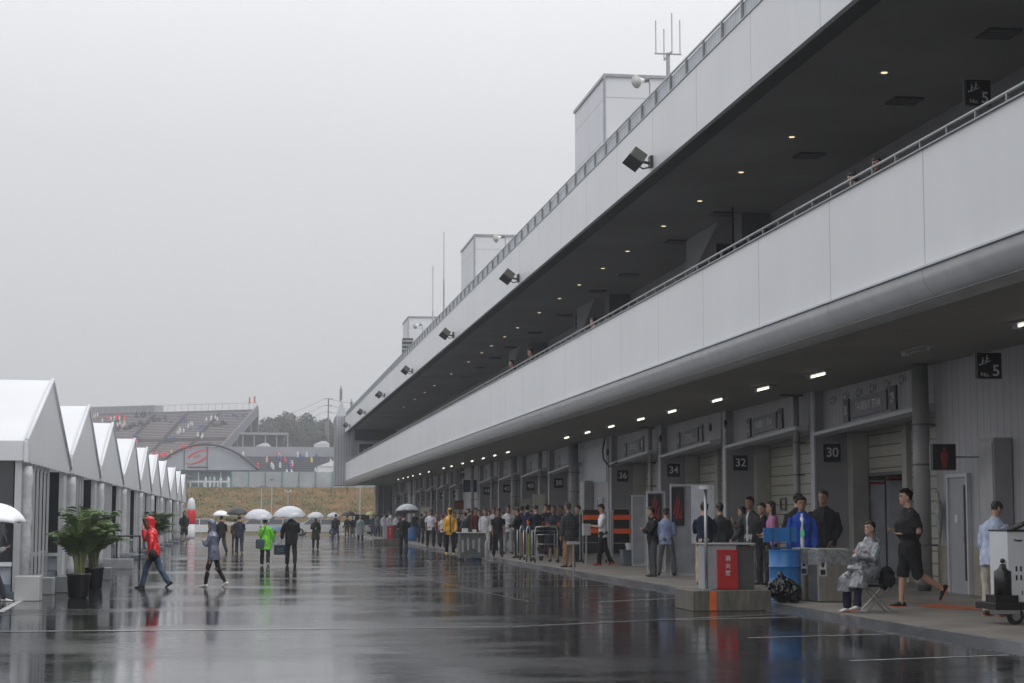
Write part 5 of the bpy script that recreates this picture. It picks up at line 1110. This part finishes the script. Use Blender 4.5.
# far block and extinguisher, blue drum
p=onZ(374,545); kerbblock(p.x,p.x+1.45,102.5,1.3,.34,'low concrete block far along the kerb with a small red extinguisher cabinet',stripe=False)
extbox(p.x+.55,103,.34,1.0,'small looking red extinguisher cabinet on the far concrete block',.8)
g=onZ(412,541,.1); m=MB(); m.lathe((g.x,g.y,.1),[(.02,0),(.28,0),(.285,.3),(.28,.32),(.285,.6),(.28,.9),(.02,.9)],20); tag(m.build('blue_bin',blue,smooth=True),'blue drum behind the person all in black with the grey umbrella','drum')
# ------------------------------------------------------------------ cars and far rails
tyre=mat('tyre_black',(.015,.015,.015)); 
def car(x,y,rz,col,lab,van=False,stripe=None):
    t=thing('parked_car',lab,'car',(x,y,0),rz,group='cars parked beyond the paddock')
    paintm=mat('car_paint_%.2f_%.2f'%(col[0],col[2]),col,rough=.2,var=.02,coat=.6)
    L=4.5; W=.86; h=1.42 if not van else 1.85
    low=[(-2.25,.35),(-2.28,.6),(-2.2,.85),(-1.55,.95),(1.0,.97),(1.75,.90),(2.2,.72),(2.27,.5),(2.2,.3),(-2.2,.28)]
    m=MB()
    def sec(z,x_): return W*(1-.12*max(0,(z-.6))/.4)*(1-.10*max(0,abs(x_)-1.6)/.7)
    poly=low; n=len(poly); inner=[(u,-sec(v,u),v) for u,v in poly]; outer=[(u,sec(v,u),v) for u,v in poly]
    m.add(inner+outer,[tuple(range(n))[::-1],tuple(range(n,2*n))]+[(i,(i+1)%n,n+(i+1)%n,n+i) for i in range(n)])
    o=m.build('body',paintm,t,world=False,fix=True); bevel(o,.05,3)
    cab=[(-1.9,.93),(-1.35,h-.04),(-1.0,h),(.35,h),(.6,h-.04),(1.25,.95)] if not van else [(-2.15,.93),(-2.05,h-.04),(-1.8,h),(.9,h),(1.1,h-.05),(1.8,.93)]
    def ring(k,q): return [(u,q*(W*(.88 if v<1 else .72))*k,v) for u,v in cab]
    n=len(cab); a,b_=ring(1,-1),ring(1,1); m=MB(); m.add(a+b_,[tuple(range(n))[::-1],tuple(range(n,2*n))]+[(i,(i+1)%n,n+(i+1)%n,n+i) for i in range(n)]); m.build('glasshouse',glassd,t,world=False,fix=True)
    m=MB(); u0,u1=cab[1][0],cab[4][0]; m.box(u0,u1,-W*.74,W*.74,h-.03,h+.02); 
    for u,uu in ((cab[0][0]+.05,cab[1][0]),(-.35,-.35),(cab[5][0]-.05,cab[4][0])):
        for q in (-1,1): m.tube([(u,q*W*.89,.95),(uu,q*W*.74,h)],.035,6)
    bevel(m.build('roof',paintm,t,world=False,fix=True),.02)
    for u in (-1.38,1.42):
        for q in (-1,1):
            m=MB(); m.tube([(u,q*(W-.17),.32),(u,q*(W+.01),.32)],.32,20,upv=(1,0,0)); w=m.build('wheel',tyre,t,world=False); m=MB(); m.tube([(u,q*(W+.0),.32),(u,q*(W+.022),.32)],.19,12,upv=(1,0,0)); m.build('rim',steel,w,world=False)
    for q in (-1,1):
        m=MB(); m.box(2.16,2.26,q*.62-.15,q*.62+.15,.62,.74); m.build('headlight',mat('headlight',(.6,.6,.62),rough=.1,var=0),t,world=False)
        m=MB(); m.box(-2.30,-2.2,q*.66-.12,q*.66+.12,.68,.82); m.build('tail_light',mat('tail_red',(.3,.02,.02),rough=.2,var=0),t,world=False)
    if stripe: m=MB(); m.box(-1.2,1.2,-W-.012,-W+.01,.45,.72); m.build('door_stripe',mat('stripe_%.2f'%stripe[0],stripe,rough=.4),t,world=False)
cw=(.62,.63,.64)
car(6.1,156,rad(178),cw,'white saloon car beside the person in blue jeans, its wheel in full view')
car(3.6,160,rad(2),(.5,.56,.62),'pale car with a light blue door band between the black suit and the olive coat',stripe=(.25,.45,.65))
car(10.3,163,rad(90),cw,'white van parked end on near the far garages',van=True)
car(-4.2,157,rad(182),cw,'white car seen just right of the tent row beyond the red inflatable band')
car(1.1,163,rad(180),(.55,.55,.56),'white car with a red band behind the lime green raincoat',stripe=(.5,.08,.08))
car(12.6,168,rad(85),(.4,.41,.43),'silver van under the far end of the building',van=True)
t=thing('guard_rail','low white guard rail with posts along the foot of the grass bank','guard rail',(3,186,0)); m=MB(); m.box(-25,24,186,186.06,.75,1.05); m.build('rail_beam',mat('rail_white',(.5,.5,.5),rough=.4),t)
m=MB()
for k in range(25): m.box(-24.5+2*k,-24.4+2*k,186.08,186.2,0,1.05)
m.build('rail_posts',steel,t)
for k,(px,ty,lab) in enumerate([(261.5,487,'thin lamp pole at the foot of the grass bank, leftmost'),(271.8,480,'thin lamp pole at the foot of the grass bank, second from the left'),(360,482,'thin pole in front of the grass bank near the building end')]):
    Yp=200; g=onY(px,ty,Yp); m=MB(); m.tube([(g.x,Yp,0),(g.x,Yp,g.z)],.07,8); t=thing('thin_pole',lab,'pole',(g.x,Yp,0)); m.build('pole',mat('pole_grey',(.35,.36,.36),rough=.4),t); m=MB(); m.box(g.x-.2,g.x+.2,Yp-.15,Yp+.15,g.z,g.z+.12); m.build('pole_head',dgrey,t)
Yp=195; g=onY(288,492,Yp); t=thing('camera_pole','pole with a white crossbar of two small lamps above the walkers','pole',(g.x,Yp,0)); m=MB(); m.tube([(g.x,Yp,0),(g.x,Yp,g.z)],.06,8); m.build('pole',steel,t); m=MB(); m.box(g.x-.32,g.x+.32,Yp-.05,Yp+.05,g.z,g.z+.08); m.box(g.x-.36,g.x-.2,Yp-.12,Yp+.12,g.z+.081,g.z+.24); m.box(g.x+.2,g.x+.36,Yp-.12,Yp+.12,g.z+.081,g.z+.24); m.build('twin_lamps',wp,t)
# ------------------------------------------------------------------ terrain behind
gb,nt,b=newmat('bank_grass'); rp,nz_,tc=noisecol(nt,b,(.10,.075,.03),.5,.5,detail=8); b.inputs['Roughness'].default_value=.95
rp.color_ramp.elements[0].color=(.045,.06,.010,1); rp.color_ramp.elements[1].color=(.19,.095,.035,1)
n2=nt.nodes.new('ShaderNodeTexNoise'); n2.inputs['Scale'].default_value=6; n2.inputs['Detail'].default_value=5; nt.links.new(tc.outputs['Object'],n2.inputs['Vector']); bp=nt.nodes.new('ShaderNodeBump'); bp.inputs['Distance'].default_value=.15; nt.links.new(n2.outputs[0],bp.inputs['Height']); nt.links.new(bp.outputs[0],b.inputs['Normal'])
vs=[];fs=[];nx,ny=180,14
for j in range(ny+1):
    for i in range(nx+1):
        x=-70+i*1.2; t_=j/ny; y=206+t_*20; z=5.3*(t_**.9)-.02+(.18*noise.noise(Vector((x*.4,y*.4,0)))+.09*noise.noise(Vector((x*1.7,y*1.7,3))))*(1 if 0<j<ny else 0)
        vs.append((x,y,z))
for j in range(ny):
    for i in range(nx): a=j*(nx+1)+i; fs.append((a,a+1,a+nx+2,a+nx+1))
struct('grass_bank',MB().add(vs,fs),gb,smooth=True)
m=MB(); m.add([(-400,226,5.28),(400,226,5.28),(400,470,5.4),(-400,470,5.4)],[(0,1,2,3)]); struct('upper_ground',m,mat('upper_ground_grey',(.10,.10,.09),rough=.8,var=.2,scale=.2))
gt=MB(); rnd=random.Random(4)
for k in range(9000):
    x=rnd.uniform(-12,26); t_=rnd.random(); y=206+t_*20; z=5.3*(t_**.9)-.05; h=rnd.uniform(.1,.28); a=rnd.random()*3; w=.05; dx,dy=math.cos(a)*w,math.sin(a)*w; gt.add([(x-dx,y-dy,z),(x+dx,y+dy,z),(x+rnd.uniform(-.1,.1),y-.05,z+h)],[(0,1,2)])
tag(gt.build('bank_tufts',gb),'brown and green grass tufts covering the bank','grass',kind='stuff')
# mesh fence on the bank
meshf=mat('fence_mesh',(.40,.42,.43),rough=.6,var=.12,scale=.6,alpha=.62); teal=mat('fence_post_teal',(.06,.22,.21),rough=.5)
t=thing('screen_fence','tall grey mesh fence with teal posts on top of the grass bank','fence',(5,230,5.3)); m=MB(); m.box(onY(231,480,230).x,24,230,230.03,5.3,7.3); m.build('mesh_sheet',meshf,t)
for k in range(12): m=MB(); m.tube([(-1.7+2.1*k,229.9,5.25),(-1.7+2.1*k,229.9,7.45)],.05,6); m.build('fence_post',teal,t)
# hospitality building with the arched roof
HY=300; x0=onY(154,487,HY).x; x1=onY(256,487,HY).x; zb=5.3; zf=onY(205,470,HY).z; zt=onY(205,446.5,HY).z
t=thing('arched_pavilion','pavilion with a low arched grey roof front bearing a red swirl over a glass terrace','building',((x0+x1)/2,HY,5.3))
cx=(x0+x1)/2; hw=(x1-x0)/2
def arc(k,dz=0,n=24): return [(cx-hw*k+2*hw*k*i/n, zf+(zt-zf+dz)*(1-((2*i/n)-1)**2)+0) for i in range(n+1)]
m=MB(); m.prism(arc(1),lambda u,v,w:(u,w,v),HY,HY+12); m.build('arched_front',mat('arch_panel',(.30,.31,.34),rough=.5,var=.12,scale=.3),t,fix=True)
m=MB(); up=arc(1.05,.35); m.tube([(u,HY-.2,v+.05) for u,v in up],.20,8); m.build('roof_edge',mat('roof_edge_dark',(.035,.04,.055),rough=.5),t)
m=MB(); 
for u in (-.42,.03): m.box(cx+hw*u-.06,cx+hw*u+.06,HY-.08,HY-.003,zf,zf+(zt-zf)*(1-u*u))
m.box(x0,x1,HY-.1,HY-.003,zf-.25,zf-.003); m.build('front_mullion',mat('roof_edge_dark',(.035,.04,.055)),t)
lg=MB(); lx=cx-hw*.16; lz=zf+2.1; rr=1.6
for (a0,a1,sc_) in ((20,170,1),(200,350,1)):
    pts=[(lx+rr*1.15*math.cos(rad(a))+.35*math.sin(rad(a)),HY-.05,lz+rr*.62*math.sin(rad(a))+.55*math.cos(rad(a))) for a in range(a0,a1,15)]
    lg.tube(pts,[.05+.16*(i/len(pts)) for i in range(len(pts))],6,flat=.3)
for i in range(3): lg.box(lx-.6+.4*i,lx-.35+.4*i,HY-.06,HY-.02,lz-.1+.1*i,lz+.2+.1*i)
lg.build('red_swirl',mat('swirl_red',(.5,.06,.06),rough=.5),t); m=MB(); m.box(lx-1.6,lx+1.7,HY-.05,HY-.01,zf+.35,zf+.55); m.build('front_lettering_bar',mat('roof_edge_dark',(.035,.04,.055)),t)
zb=6.45; m=MB(); m.box(x0+.3,x1-2.5,HY+.6,HY+11,zb-1.1,zf-.26); m.build('glass_hall',mat('hall_glass',(.10,.15,.16),rough=.12,var=.35,scale=.5),t)
m=MB(); m.box(x0-3,x1-4.3,HY-3,HY-2.9,zb+.75,zb+1.05); m.box(x0-3,x1-4.3,HY-3.1,HY+.3,zb-1.1,zb)
xx=x0-3
while xx<x1-4: m.box(xx,xx+.25,HY-2.89,HY-2.8,zb+.002,zb+1.0); xx+=2.2
m.build('white_railing',mat('rail_white',(.5,.5,.5)),t)
m=MB()
for xx in (x0+2,cx-1.2,cx+2.4,x1-3): m.box(xx,xx+.16,HY+.45,HY+.597,zb,zf-.26)
m.build('glass_posts',mat('rail_white',(.5,.5,.5)),t)
sp=MB(); rnd=random.Random(2)
for k in range(9):
    x=x0+2+rnd.random()*(x1-x0-6); sp.tube([(x,HY-2,zb),(x,HY-2,zb+.8),(x,HY-2,zb+1.4),(x,HY-2,zb+1.5)],[.15,.2,.22,.08],8); sp.ball((x,HY-2,zb+1.64),.11,.11,.13,8,5)
tag(sp.build('terrace_guests',mat('crowd_pale',(.4,.42,.45),rough=.8,var=.5,scale=1)),'distant guests in pale tops on the pavilion terrace','crowd',kind='stuff')
g=onY(188,477,HY-3); umbrella((g.x,HY-3,g.z+.3),1.1,0,'dark parasol on the pavilion terrace',umb_black,drop=.5)
# grandstand
GM=Matrix.Translation((onY(214,455,430).x,430,0))@Matrix.Rotation(rad(-32),4,'Z')
t=thing('grandstand','large open grandstand with pale bench rows and scattered spectators behind the pavilion','grandstand',(GM.translation.x,430,5)); W_=62; rows=30
conc2=mat('stand_concrete',(.10,.075,.075),rough=.8,var=.15,scale=.2); bench=mat('bench_pale',(.42,.40,.40),rough=.6,var=.1,scale=.3)
def GP(mb): return mb.xf(GM)
z0,dz,dy=15.0,.42,.62
m=MB()
for r in range(rows): m.box(-W_,0,r*dy,(r+1)*dy+.01,z0-6 if r==0 else z0+r*dz-1.2,z0+r*dz)
GP(m).build('terrace_steps',conc2,t)
mid=12
bm_=MB(); ai=9.6
for r in range(rows):
    if r in (mid,mid+1): continue
    k=0; xx=0
    while xx>-W_:
        a=xx-1.6; b2=xx-ai+(.0); bm_.box(max(b2,-W_),a,r*dy+.12,r*dy+.42,z0+r*dz+.003,z0+r*dz+.15); xx-=ai
GP(bm_).build('bench_rows',bench,t)
m=MB(); m.box(-.9,-.1,-1,rows*dy,z0-2,z0-1.9)
m.prism([(-1,z0-1.5),(rows*dy,z0+rows*dz-1.2),(rows*dy,z0+rows*dz+1.3),(-1,z0+1.1)],lambda u,v,w:(w,u,v),.01,.5)
for r in range(0,rows,5): m.box(.1,.4,r*dy,r*dy+.4,4,z0+r*dz-1)
m.box(-W_,0.5,rows*dy,rows*dy+.3,z0-8,z0+rows*dz+.4); m.box(-W_,.4,-.5,-.2,z0-6,z0+.9)
GP(m).build('stand_walls',mat('stand_wall_grey',(.13,.13,.145),rough=.7,var=.1,scale=.2),t,fix=True)
m=MB()
for k in range(32): m.box(-k*2,-k*2+.08,rows*dy+.05,rows*dy+.15,z0+rows*dz+.4,z0+rows*dz+2.0)
m.box(-W_,0,rows*dy+.05,rows*dy+.15,z0+rows*dz+1.95,z0+rows*dz+2.05); GP(m).build('back_rail',mat('pole_grey',(.35,.36,.36)),t)
m=MB(); m.box(-W_+4,-30,rows*dy+.4,rows*dy+4,z0+rows*dz-2,z0+rows*dz+2.2); GP(m).build('rear_box',mat('rear_box_grey',(.26,.26,.28),rough=.6),t)
for col,nn,nm in (((.62,.05,.05),110,'red'),((.05,.09,.22),70,'blue'),((.5,.5,.5),70,'white'),((.04,.04,.05),160,'dark'),((.6,.4,.05),8,'yellow')):
    sp=MB()
    cl_=[( -rnd.random()*W_,rnd.randint(1,rows-1)) for _ in range(14)]
    for k in range(nn):
        c=cl_[k%14]; r=min(rows-1,max(0,c[1]+rnd.randint(-1,1))); x=c[0]+rnd.gauss(0,1.2); x=min(-.8,max(-W_,x)); s_=1.25
        sp.tube([(x,r*dy+.3,z0+r*dz+.17),(x,r*dy+.3,z0+r*dz+.6*s_),(x,r*dy+.3,z0+r*dz+.72*s_)],[.26,.28,.1],6); sp.ball((x,r*dy+.3,z0+r*dz+.86*s_),.13,.13,.15,6,4)
    tag(GP(sp).build('spectators',mat('crowd_'+nm,col,rough=.8)),'distant scattered grandstand spectators in %s raincoats'%nm,'crowd',kind='stuff')
# canopy lean-to right of stand
t=thing('stand_annex','dark low canopy structure at the right foot of the grandstand','building',(3,430,5)); a=onY(243,448,420).x; b2=onY(288,448,420).x; zc=onY(250,434,420).z
m=MB(); m.box(a-1,b2,420,428,zc-.1,zc+.35); m.build('canopy_roof',mat('rear_box_grey',(.26,.26,.28)),t); m=MB()
for k in range(5): m.box(a+(b2-a)*k/4-.15,a+(b2-a)*k/4+.05,420.3,420.6,5,zc-.1)
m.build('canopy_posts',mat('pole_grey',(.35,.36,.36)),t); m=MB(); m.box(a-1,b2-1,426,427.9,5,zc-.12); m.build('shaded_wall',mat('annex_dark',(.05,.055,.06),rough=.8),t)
# terraced seats on the right
TY=330; t=thing('terraced_seats','bank of dark terraced seats below a long grey wall','seating',(8,TY,5.3)); m=MB(); 
xl=onY(240,470,TY).x; xr=25
for r in range(14): m.box(xl,xr,TY+r*1.0,TY+r*1.0+1.01,5.3,8.2+r*.36)
m.build('seat_steps',mat('seat_dark',(.055,.06,.07),rough=.8,var=.2,scale=.5),t)
m=MB()
for r in range(14): m.box(xl,xr,TY+r+.5,TY+r+.6,8.2+r*.36+.003,8.2+r*.36+.14)
m.build('seat_backs',mat('seat_mid',(.12,.13,.15),rough=.7),t)
zw=onY(300,447,TY+15).z; m=MB(); m.box(xl-3,xr,TY+15,TY+15.4,5.3,zw); m.build('rear_wall',mat('rear_wall_grey',(.26,.265,.29),rough=.7,var=.08,scale=.3),t)
for col,nn,nm in (((.6,.05,.05),8,'red'),((.55,.55,.56),16,'white'),((.55,.4,.05),3,'yellow'),((.05,.1,.3),8,'blue')):
    sp=MB()
    for k in range(nn):
        r=rnd.randint(0,13); x=rnd.uniform(xl,19); sp.tube([(x,TY+r+.3,8.2+r*.36),(x,TY+r+.3,8.9+r*.36),(x,TY+r+.3,9.1+r*.36)],[.22,.24,.1],6); sp.ball((x,TY+r+.3,9.2+r*.36),.12,.12,.14,6,4)
    tag(sp.build('seated_spectators',mat('crowd_'+nm,col,rough=.8)),'distant %s clad spectators on the dark terraced seats'%nm,'crowd',kind='stuff')
def marquee(pxa,pxb,py0,py1,Y,lab,peak=.5):
    a=onY(pxa,py1,Y); b2=onY(pxb,py1,Y); zt=onY(pxa,py0,Y).z; zb=a.z; t=thing('white_marquee',lab,'tent',(a.x,Y,5.3)); h=zt-zb; m=MB()
    m.prism([(a.x,zb+h*.45),(b2.x,zb+h*.45),(a.x+(b2.x-a.x)*(peak+.25),zt),(a.x+(b2.x-a.x)*(peak-.05),zt)],lambda u,v,w:(u,w,v),Y,Y+4); m.build('marquee_roof',fab,t,fix=True); m=MB(); m.box(a.x+.1,b2.x-.1,Y+.1,Y+3.9,min(zb-.5,zb),zb+h*.449); m.build('marquee_walls',fab,t)
marquee(256,271,443,448,345,'small white marquee on the wall left of the far trees'); marquee(314,330,441,447,345,'small white marquee on the wall nearer the building')
marquee(317,352,456,475,300,'larger white marquee with a raked roof beside the building end',.85)
# trees
leafd=[mat('tree_leaf_a',(.022,.033,.015),rough=.8,var=.3,scale=.3),mat('tree_leaf_b',(.034,.038,.02),rough=.8,var=.3,scale=.3),mat('tree_leaf_c',(.045,.034,.022),rough=.8,var=.3,scale=.3)]
bark=mat('bark',(.06,.05,.04),rough=.9)
def tree(px,topy,w,Y,k,lab):
    g=onY(px,topy,Y); X=g.x; H=g.z; R_=w*1.75*Y/f/2; rnd=random.Random(k*7+1)
    t=thing('broadleaf_tree',lab,'tree',(X,Y,5.4),group='trees beyond the far seats'); m=MB(); m.tube([(X,Y,4),(X+.3,Y,H*.45),(X,Y,H*.75)],[.6,.4,.15],8)
    cl_=[]
    for q in range(15):
        a=rnd.random()*6.28; rr_=R_*math.sqrt(rnd.random())*.8; z=H*.42+ (H*.52)*rnd.random()*(1-.45*rr_/R_)
        c=Vector((X+math.cos(a)*rr_,Y+math.sin(a)*rr_*.6,z)); cl_.append((c,R_*(.28+.2*rnd.random()))); m.tube([(X,Y,H*.35),c],[.2,.05],5)
    cl_.append((Vector((X,Y,H-R_*.3)),R_*.33))
    m.build('trunk',bark,t); lf=MB()
    for c,r in cl_:
        for q in range(560):
            d=Vector((rnd.gauss(0,1),rnd.gauss(0,1),rnd.gauss(0,1))).normalized(); p=c+d*r*(rnd.random()**.35)*(1+.25*noise.noise(c+d*2)); s_=rnd.uniform(.25,.6)
            u=Vector((rnd.gauss(0,1),rnd.gauss(0,1),rnd.gauss(0,1))).normalized(); v=u.cross(d); 
            if v.length<.1: continue
            v.normalize(); lf.add([p-u*s_,p+v*s_*.7,p+u*s_,p-v*s_*.7],[(0,1,2,3)])
    lf.build('crown',leafd[k%3],t)
for k,(px,ty,w,Y,lab) in enumerate([(252,421,26,500,'dark tree just right of the grandstand end'),(268,418,32,530,'rounded tree second from the left in the far row'),(286,413,42,520,'broad tree in the middle of the far row'),(307,414,36,535,'brownish tree right of the middle of the far row'),(325,419,30,505,'tree behind the utility pole'),(343,413,34,515,'dark tree partly behind the building end'),(238,430,24,540,'low tree glimpsed under the stand end'),(296,427,30,480,'lower front tree of the far row'),(275,430,30,485,'lower front tree left of the middle'),(262,432,26,478,'lower front tree near the stand end'),(318,430,30,482,'lower front tree near the pole'),(337,428,28,480,'lower front tree beside the building end')]):
    tree(px,ty,w,Y,k,lab)
# utility poles
wire=mat('wire_dark',(.03,.03,.03),rough=.5,var=0)
Yp=440; g=onY(328.5,398,Yp); t=thing('utility_pole','utility pole with crossarms and wires rising above the far trees','utility pole',(g.x,Yp,5.4)); m=MB(); m.tube([(g.x,Yp,5),(g.x,Yp,g.z)],[.25,.16],8); m.build('pole',mat('pole_conc',(.14,.14,.14),rough=.7),t)
m=MB()
for k in range(4): m.box(g.x-1.1+.2*k,g.x+1.1-.2*k,Yp-.1,Yp+.1,g.z-.3-k*1.6,g.z-.15-k*1.6)
m.box(g.x-.8,g.x-.1,Yp-.4,Yp-.1,g.z-9,g.z-6); m.build('crossarms',mat('pole_conc',(.14,.14,.14)),t)
m=MB()
for k,(dz_) in enumerate((-.2,-1.8,-3.4)):
    m.tube([(g.x-1+((q)/12)*(-26),Yp+q*3,g.z+dz_-2.2*math.sin(math.pi*q/12)-q*.35) for q in range(13)],.035,4); m.tube([(g.x+(q/8)*14,Yp,g.z+dz_-1.0*math.sin(math.pi*q/8)) for q in range(9)],.035,4)
m.build('wires',wire,t)
for px,ty,Yp,lab in [(341,386,360,'slim lattice mast above the building end'),(351.5,399,380,'slim second mast just right of the lattice mast')]:
    g=onY(px,ty,Yp); m=MB()
    for s_ in ((-.2,-.2),(.2,-.2),(.2,.2),(-.2,.2)): m.tube([(g.x+s_[0],Yp+s_[1],5),(g.x+s_[0]*.4,Yp+s_[1]*.4,g.z)],.05,4)
    z=6
    while z<g.z-1: m.tube([(g.x-.18,Yp-.18,z),(g.x+.18,Yp-.18,z+.7)],.03,4); m.tube([(g.x+.18,Yp-.18,z),(g.x-.18,Yp-.18,z+.7)],.03,4); z+=.9
    t=thing('lattice_mast',lab,'mast',(g.x,Yp,5)); m.build('mast_frame',mat('pole_conc',(.14,.14,.14)),t); m=MB(); m.box(g.x-.25,g.x+.25,Yp-.3,Yp+.3,g.z-3,g.z-.6); m.build('antenna_panel',mat('pole_conc',(.14,.14,.14)),t)
for px,ty in ((249,397),(254,396)):
    g=onY(px,ty,436); m=MB(); m.tube([(g.x,436,g.z-4.2),(g.x,436,g.z)],.06,5); t=thing('flag_pole','small red flag on the grandstand end, %s of two'%('left' if px<250 else 'right'),'flag',(g.x,436,g.z-4)); m.build('pole',steel,t); m=MB(); m.box(g.x,g.x+.35,435.98,436.02,g.z-1.6,g.z-.1); m.build('flag',mat('flag_red',(.5,.05,.05),rough=.7),t)
# ------------------------------------------------------------------ air, sky, light
DENS=.0007
m=MB(); m.box(-700,700,-40,700,-1.0,60); o=m.build('haze',bpy.data.materials.new('haze')); hm=o.data.materials[0]; hm.use_nodes=True; N=hm.node_tree.nodes
for n_ in list(N):
    if n_.type!='OUTPUT_MATERIAL': N.remove(n_)
vp=N.new('ShaderNodeVolumePrincipled'); vp.inputs['Color'].default_value=(.86,.88,.92,1); vp.inputs['Density'].default_value=DENS; vp.inputs['Anisotropy'].default_value=.2
hm.node_tree.links.new(vp.outputs[0],[n_ for n_ in N if n_.type=='OUTPUT_MATERIAL'][0].inputs['Volume']); o['kind']='stuff'; o['label']='thin rain haze filling the whole circuit'; o['category']='haze'
W=bpy.data.worlds.new('World'); S.world=W; W.use_nodes=True; N=W.node_tree.nodes; L=W.node_tree.links; bg=N['Background']
sky=N.new('ShaderNodeTexSky'); sky.sky_type='NISHITA'; sky.sun_disc=False; sky.sun_elevation=rad(50); sky.sun_rotation=rad(122); sky.dust_density=4
hs=N.new('ShaderNodeHueSaturation'); hs.inputs['Saturation'].default_value=.12; L.new(sky.outputs[0],hs.inputs['Color'])
tc=N.new('ShaderNodeTexCoord'); sx=N.new('ShaderNodeSeparateXYZ'); L.new(tc.outputs['Generated'],sx.inputs[0])
rp=N.new('ShaderNodeValToRGB'); cr=rp.color_ramp; cr.elements[0].position=0; cr.elements[0].color=(3.85,3.86,3.92,1); cr.elements[1].position=1; cr.elements[1].color=(12.0,12.2,12.7,1)
e=cr.elements.new(.06); e.color=(4.0,4.02,4.12,1); e=cr.elements.new(.2); e.color=(5.0,5.05,5.2,1); e=cr.elements.new(.4); e.color=(7.8,7.9,8.2,1)
L.new(sx.outputs['Z'],rp.inputs[0])
nz_=N.new('ShaderNodeTexNoise'); nz_.inputs['Scale'].default_value=1.6; nz_.inputs['Detail'].default_value=4; L.new(tc.outputs['Generated'],nz_.inputs['Vector'])
mr=N.new('ShaderNodeMapRange'); mr.inputs[3].default_value=.93; mr.inputs[4].default_value=1.07; L.new(nz_.outputs[0],mr.inputs[0])
mu=N.new('ShaderNodeMix'); mu.data_type='RGBA'; mu.blend_type='MULTIPLY'; mu.inputs[0].default_value=1; L.new(rp.outputs[0],mu.inputs[6]); L.new(mr.outputs[0],mu.inputs[7])
mx=N.new('ShaderNodeMix'); mx.data_type='RGBA'; mx.inputs[0].default_value=.93; L.new(hs.outputs[0],mx.inputs[6]); L.new(mu.outputs[2],mx.inputs[7]); L.new(mx.outputs[2],bg.inputs[0]); bg.inputs[1].default_value=.15
sl=bpy.data.lights.new('sun','SUN'); sl.energy=1.4; sl.angle=rad(25); sl.color=(1,.98,.95); so=bpy.data.objects.new('sun',sl); COL.objects.link(so); so.rotation_euler=(rad(40),0,rad(58))
S.view_settings.view_transform='Standard'; S.view_settings.look='None'; S.view_settings.gamma=1; S.view_settings.exposure=0
S.render.resolution_x=1024; S.render.resolution_y=683
try: S.cycles.volume_max_steps=64
except Exception: pass
